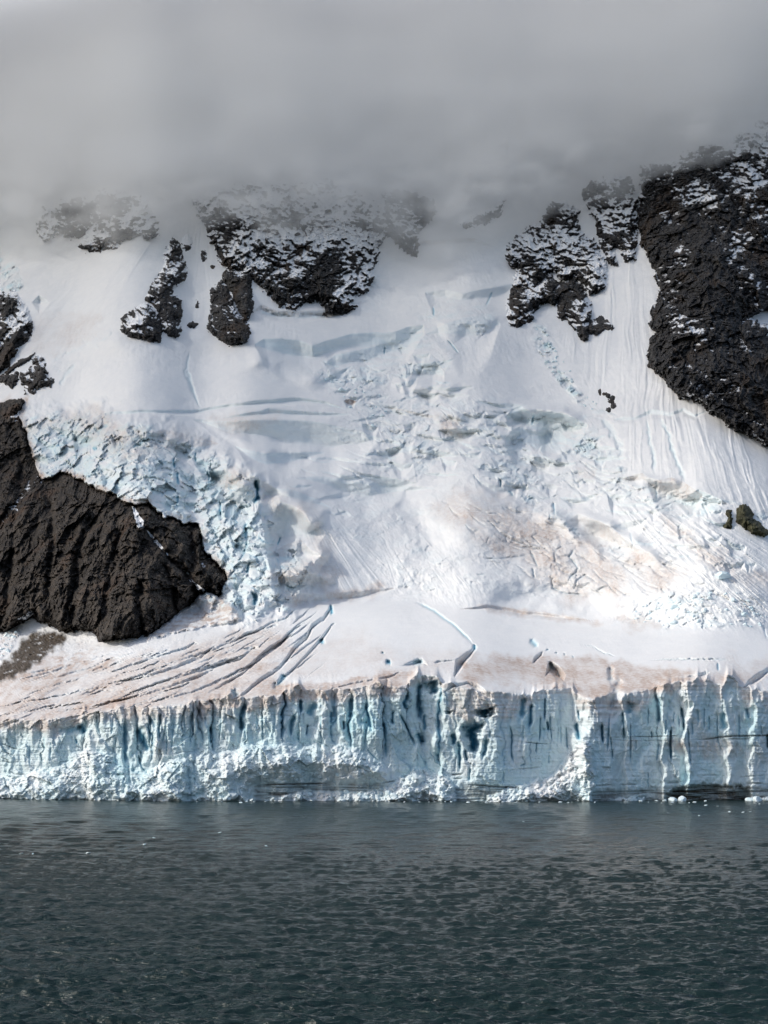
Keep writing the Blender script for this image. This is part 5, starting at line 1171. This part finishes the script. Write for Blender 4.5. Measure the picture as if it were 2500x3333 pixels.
# boulders of ice lying in the heaps
for t, i, lab, n in (('K0', 0, 'ice boulder lying on the long apron under the westmost blue columns', 46), ('K1', 1, 'ice boulder lying on the broad apron below the blue slot', 30), ('K1', 2, 'ice boulder on the low bank under dark ash layers', 20),
                     ('K2', 3, 'ice boulder on the cone shaped heap under the dark cave', 40), ('K2', 4, 'ice boulder on the tall heap climbing the cliff prow', 46), ('K3', 5, 'ice boulder on the flat white heap before the ash band', 16), ('K3', 6, 'ice boulder in the rubble beyond the ash band', 8)):
    p = np.array(tp(t, APRON[i][1])); k = 0; tries = 0
    lo_u, hi_u = max(p[:, 0].min(), -20), min(p[:, 0].max(), 2520)
    while k < n and tries < 4000:
        tries += 1
        u = rnd.uniform(lo_u, hi_u); v = 2606 - abs(rnd.gauss(0, 1)) * (p[:, 1].max() - p[:, 1].min()) * .33
        if poly_sdf(np.array([u]), np.array([v]), p)[0] < 3: continue
        q = surface(u, v); sz = min(2.3, .45 + rnd.expovariate(2.2))
        put('ice_boulder', CHUNKS[rnd.randrange(9)], q + Vector((0, .3 * sz, 0)), sz, lab, 'ice block', 'ice boulders along the cliff foot'); k += 1
# small pieces at the waterline
for t, x, y, sz, lab in (('K1', 470, 1066, 1.6, 'low ice piece awash left of the low crumb bank'), ('K1', 530, 1066, 1.7, 'rounded ice piece awash beside the low crumb bank'), ('K1', 1035, 1072, 1.0, 'tiny ice piece afloat under the dark ash layers'), ('K1', 1140, 1074, 1.1, 'flat ice piece afloat near the middle ash layers'),
                     ('K2', 1112, 1076, 1.8, 'white ice lump afloat left of the tall rubble heap'), ('K2', 930, 1072, 2.2, 'broad ice lump stranded under the brown ash'), ('K2', 260, 1076, 1.2, 'small ice lump afloat at the cone shaped heap'), ('K2', 540, 1080, .9, 'thin ice shard right of the cone shaped heap'), ('K2', 800, 1080, 1.0, 'thin ice shard under the brown ash bank'),
                     ('K3', 560, 1084, 1.1, 'round ice lump afloat in front of the flat heap'), ('K3', 690, 1078, 1.0, 'flat ice plate at the end of the flat heap'), ('K3', 760, 1075, 1.3, 'oblong ice plate before the ash band'), ('K3', 830, 1064, 1.9, 'ice lump left of the pointed floe'), ('K3', 920, 1058, 2.2, 'pointed ice floe leaning on the ash band'), ('K3', 1110, 1080, .7, 'lone ice crumb before the darkest ash'), ('K3', 1490, 1070, 1.6, 'ice lump at the far end of the ash band'), ('K3', 1545, 1060, 2.2, 'large white ice lump right of the ash band'), ('K3', 1640, 1078, 1.2, 'ice crumb at the right edge of the cliff foot')):
    u, v = tp(t, [(x, y)])[0]
    d = CAM_H * FPX / (max(v, 2603) - HOR) - 1.0
    d = min(d, 553)
    put('ice_floe', CHUNKS[rnd.randrange(9)] if sz > 1.4 else FLOES[rnd.randrange(5)], (d * (u - MIDX) / FPX, d - rnd.uniform(0, 2), .15 * sz), sz, lab, 'ice floe', 'ice floes at the foot of the cliff')
for k in range(44):
    u = rnd.choice((rnd.uniform(0, 2500), rnd.gauss(780, 90), rnd.gauss(1380, 110), rnd.gauss(1750, 110), rnd.gauss(2250, 120)))
    d = 545 - abs(rnd.gauss(0, 5)) + .008 * abs(1000 - u) * (u < 1000)
    put('brash_ice', FLOES[rnd.randrange(5)], (d * (u - MIDX) / FPX, d, .06), rnd.uniform(.3, .95), 'crumb of brash ice floating along the cliff foot', 'brash ice', 'brash ice along the cliff foot')
# bits of ice drifting on the open water
DRIFT = [(45, 153, .5), (71, 153, .4), (190, 152, .8), (312, 133, .7), (333, 119, .5), (352, 100, .5), (475, 107, .6), (575, 136, .5), (430, 83, .4), (1445, 66, .7), (1525, 48, .8), (1575, 62, .5), (1550, 50, .5), (1605, 63, .6), (1620, 62, .7), (1640, 45, .5), (1510, 70, .5), (1200, 87, .4), (1130, 83, .4)]
WORDS = ['leftmost ice crumb drifting on the open sea', 'ice crumb second from the left on the open sea', 'largest white ice bit drifting on the left water', 'ice bit right of the largest one on the left water', 'small ice bit in the upper row left of centre', 'tiny ice bit topmost of the left drift', 'pale ice bit halfway between left drift and centre', 'single ice bit nearest the middle of the water',
         'faint ice bit close under the left cliff', 'first ice bit of the right drift line', 'brightest ice bit of the right drift, close to the cliff', 'ice bit in the middle of the right drift', 'upper ice bit beside the brightest one', 'ice bit third from the right edge', 'long ice bit second from the right edge', 'rightmost ice bit below the cliff end', 'lower ice bit of the right drift', 'faint ice bit right of centre', 'faintest ice bit just right of the middle']
for (x, y, sz), lab in zip(DRIFT, WORDS):
    u, v = x * 1.507, 2550 + y * 1.507
    d = CAM_H * FPX / (v - HOR)
    put('drifting_ice', FLOES[rnd.randrange(5)], (d * (u - MIDX) / FPX, d, .12), sz, lab, 'drift ice', 'bits of ice drifting on the sea')
# lumps thrown down on the slopes
put('ice_block', CHUNKS[2], surface(*tp('D', [(1465, 838)])[0]) + Vector((0, 1, 1)), 4.6, 'white pyramid shaped ice block alone on the right slope', 'ice block')
for t, poly, n, lab, grp in (('D', [(1000, 1000), (1200, 910), (1500, 880), (1659, 960), (1659, 1050), (1200, 1050)], 70, 'lump of fallen ice in the debris at the foot of the right slope', 'fallen lumps below the right slope'),
                             ('I', [(420, 560), (700, 640), (900, 760), (760, 900), (640, 800)], 36, 'lump of fallen ice in the trail below the layered wall', 'fallen lumps below the layered wall'),
                             ('B', [(640, 900), (720, 1000), (840, 1200), (960, 1320), (860, 1290), (700, 1110)], 40, 'lump of ice in the crumbled rib beside the runnels', 'lumps of the crumbled rib'),
                             ('E', [(0, 200), (120, 185), (60, 320), (0, 350)], 26, 'snow lump above the brown scree', 'snow lumps above the scree')):
    p = np.array(tp(t, poly)); k = 0
    while k < n:
        u = rnd.uniform(p[:, 0].min(), p[:, 0].max()); v = rnd.uniform(p[:, 1].min(), p[:, 1].max())
        if poly_sdf(np.array([u]), np.array([v]), p)[0] < 0: continue
        q = surface(u, v)
        put('snow_lump', CHUNKS[rnd.randrange(9)], q, min(2.4, .5 + rnd.expovariate(2.0)), lab, 'snow lump', grp); k += 1
print('loose ice', round(time.time() - T0, 1))


# ------------------------------------------------------------------ cloud bank lying on the upper slope
def cloud(name, density, base_line, ramp_px, thick, seed, bump, colour):
    """A wedge of cloud that hugs the slope: thin at its ragged lower edge, thick above."""
    cu = np.linspace(-590, 3100, 170); rows = 70
    vb = np.interp(cu, *np.array(base_line).T) + bump * fbm(cu / 260, cu * 0 + seed, seed, 4, .6)
    t = np.linspace(0, 1, rows)
    cv = vb[:, None] + (-190 - vb[:, None]) * t[None, :] ** 1.25
    cu2 = cu[:, None] + 0 * cv
    B = base_at(cu2.ravel(), cv.ravel()).reshape(cv.shape)
    vbs = blur1(vb, 61)[:, None]
    rise_ = (vbs - cv) + (vb[:, None] - vbs) * np.exp(-np.maximum(vbs - cv, 0) / 110)
    th = (thick * smooth(-20, ramp_px, rise_) + 90 * smooth(220, 620, rise_)) * np.maximum(.25, 1 + .16 * fbm(cu2 / 420, cv / 300, seed + 3, 3) + .75 * smooth(330, 60, rise_) * fbm(cu2 / 130, cv / 70, seed + 6, 4, .6)) - 8 * (1 - smooth(0, 40, rise_)) + 26 * smooth(0, 90, rise_)
    front, back = B - np.maximum(th, -8), B + 30
    pos = lambda dep: np.stack([dep * (cu2 - MIDX) / FPX, dep, CAM_H + dep * (HOR - cv) / FPX], -1)
    v = np.concatenate([pos(front).reshape(-1, 3), pos(back).reshape(-1, 3)])
    n1, n2 = cv.shape
    vi = np.arange(n1 * n2).reshape(n1, n2); wi = vi + n1 * n2
    f = [(vi[i, j], vi[i + 1, j], vi[i + 1, j + 1], vi[i, j + 1]) for i in range(n1 - 1) for j in range(n2 - 1)]
    f += [(wi[i, j + 1], wi[i + 1, j + 1], wi[i + 1, j], wi[i, j]) for i in range(n1 - 1) for j in range(n2 - 1)]
    f += [(vi[i + 1, 0], vi[i, 0], wi[i, 0], wi[i + 1, 0]) for i in range(n1 - 1)] + [(vi[i, -1], vi[i + 1, -1], wi[i + 1, -1], wi[i, -1]) for i in range(n1 - 1)]
    f += [(vi[0, j], vi[0, j + 1], wi[0, j + 1], wi[0, j]) for j in range(n2 - 1)] + [(vi[-1, j + 1], vi[-1, j], wi[-1, j], wi[-1, j + 1]) for j in range(n2 - 1)]
    me = bpy.data.meshes.new(name); me.from_pydata(v.tolist(), [], [tuple(int(x) for x in q) for q in f]); me.update()
    m = bpy.data.materials.new(name); m.use_nodes = True; nt = m.node_tree; nt.nodes.clear()
    out = nt.nodes.new('ShaderNodeOutputMaterial'); vol = nt.nodes.new('ShaderNodeVolumePrincipled')
    vol.inputs['Color'].default_value = (*colour, 1); vol.inputs['Density'].default_value = density; vol.inputs['Anisotropy'].default_value = 0.0
    nt.links.new(vol.outputs[0], out.inputs['Volume'])
    me.materials.append(m)
    o = bpy.data.objects.new(name, me); C.objects.link(o)
    return tag(o, kind='stuff')
cloud('cloud', 0.014, [(-600, 810), (0, 850), (120, 840), (300, 815), (520, 800), (800, 780), (1050, 800), (1250, 860), (1450, 860), (1600, 820), (1800, 750), (2000, 700), (2200, 640), (2500, 520), (3100, 400)], 330, 160, 5, 46, (.984, .9935, .9998))
def deck():
    """the same cloud reaching out from the slope, above the frame: it shades the upper snow"""
    n1, n2 = 44, 26
    xs = np.linspace(-1150, 800, n1); t = np.linspace(0, 1, n2)
    y0 = 565 + 22 * fbm(xs / 210, xs * 0 + 3, 991, 3)
    yy = y0[:, None] + (1560 - y0[:, None]) * t[None, :]
    xx = xs[:, None] + 0 * yy
    edge = smooth(0, .22, t)[None, :] * smooth(0, .1, np.linspace(0, 1, n1))[:, None] * smooth(1, .9, np.linspace(0, 1, n1))[:, None]
    n = fbm(xx / 170, yy / 170, 992, 3)
    zb = 690 - 14 * n * edge; zt = zb + 2 + (44 + 14 * n) * edge
    v = np.concatenate([np.stack([xx, yy, zb], -1).reshape(-1, 3), np.stack([xx, yy, zt], -1).reshape(-1, 3)])
    vi = np.arange(n1 * n2).reshape(n1, n2); wi = vi + n1 * n2
    f = [(vi[i, j], vi[i, j + 1], vi[i + 1, j + 1], vi[i + 1, j]) for i in range(n1 - 1) for j in range(n2 - 1)]
    f += [(wi[i, j], wi[i + 1, j], wi[i + 1, j + 1], wi[i, j + 1]) for i in range(n1 - 1) for j in range(n2 - 1)]
    f += [(vi[i, 0], vi[i + 1, 0], wi[i + 1, 0], wi[i, 0]) for i in range(n1 - 1)] + [(vi[i + 1, -1], vi[i, -1], wi[i, -1], wi[i + 1, -1]) for i in range(n1 - 1)]
    f += [(vi[0, j + 1], vi[0, j], wi[0, j], wi[0, j + 1]) for j in range(n2 - 1)] + [(vi[-1, j], vi[-1, j + 1], wi[-1, j + 1], wi[-1, j]) for j in range(n2 - 1)]
    me = bpy.data.meshes.new('cloud'); me.from_pydata(v.tolist(), [], [tuple(int(x) for x in q) for q in f]); me.update()
    me.materials.append(bpy.data.materials['cloud'])
    o = bpy.data.objects.new('cloud', me); C.objects.link(o)
    tag(o, kind='stuff')
deck()
print('done', round(time.time() - T0, 1), 'tris', sum(len(o.data.polygons) * 2 for o in C.objects if o.type == 'MESH'))
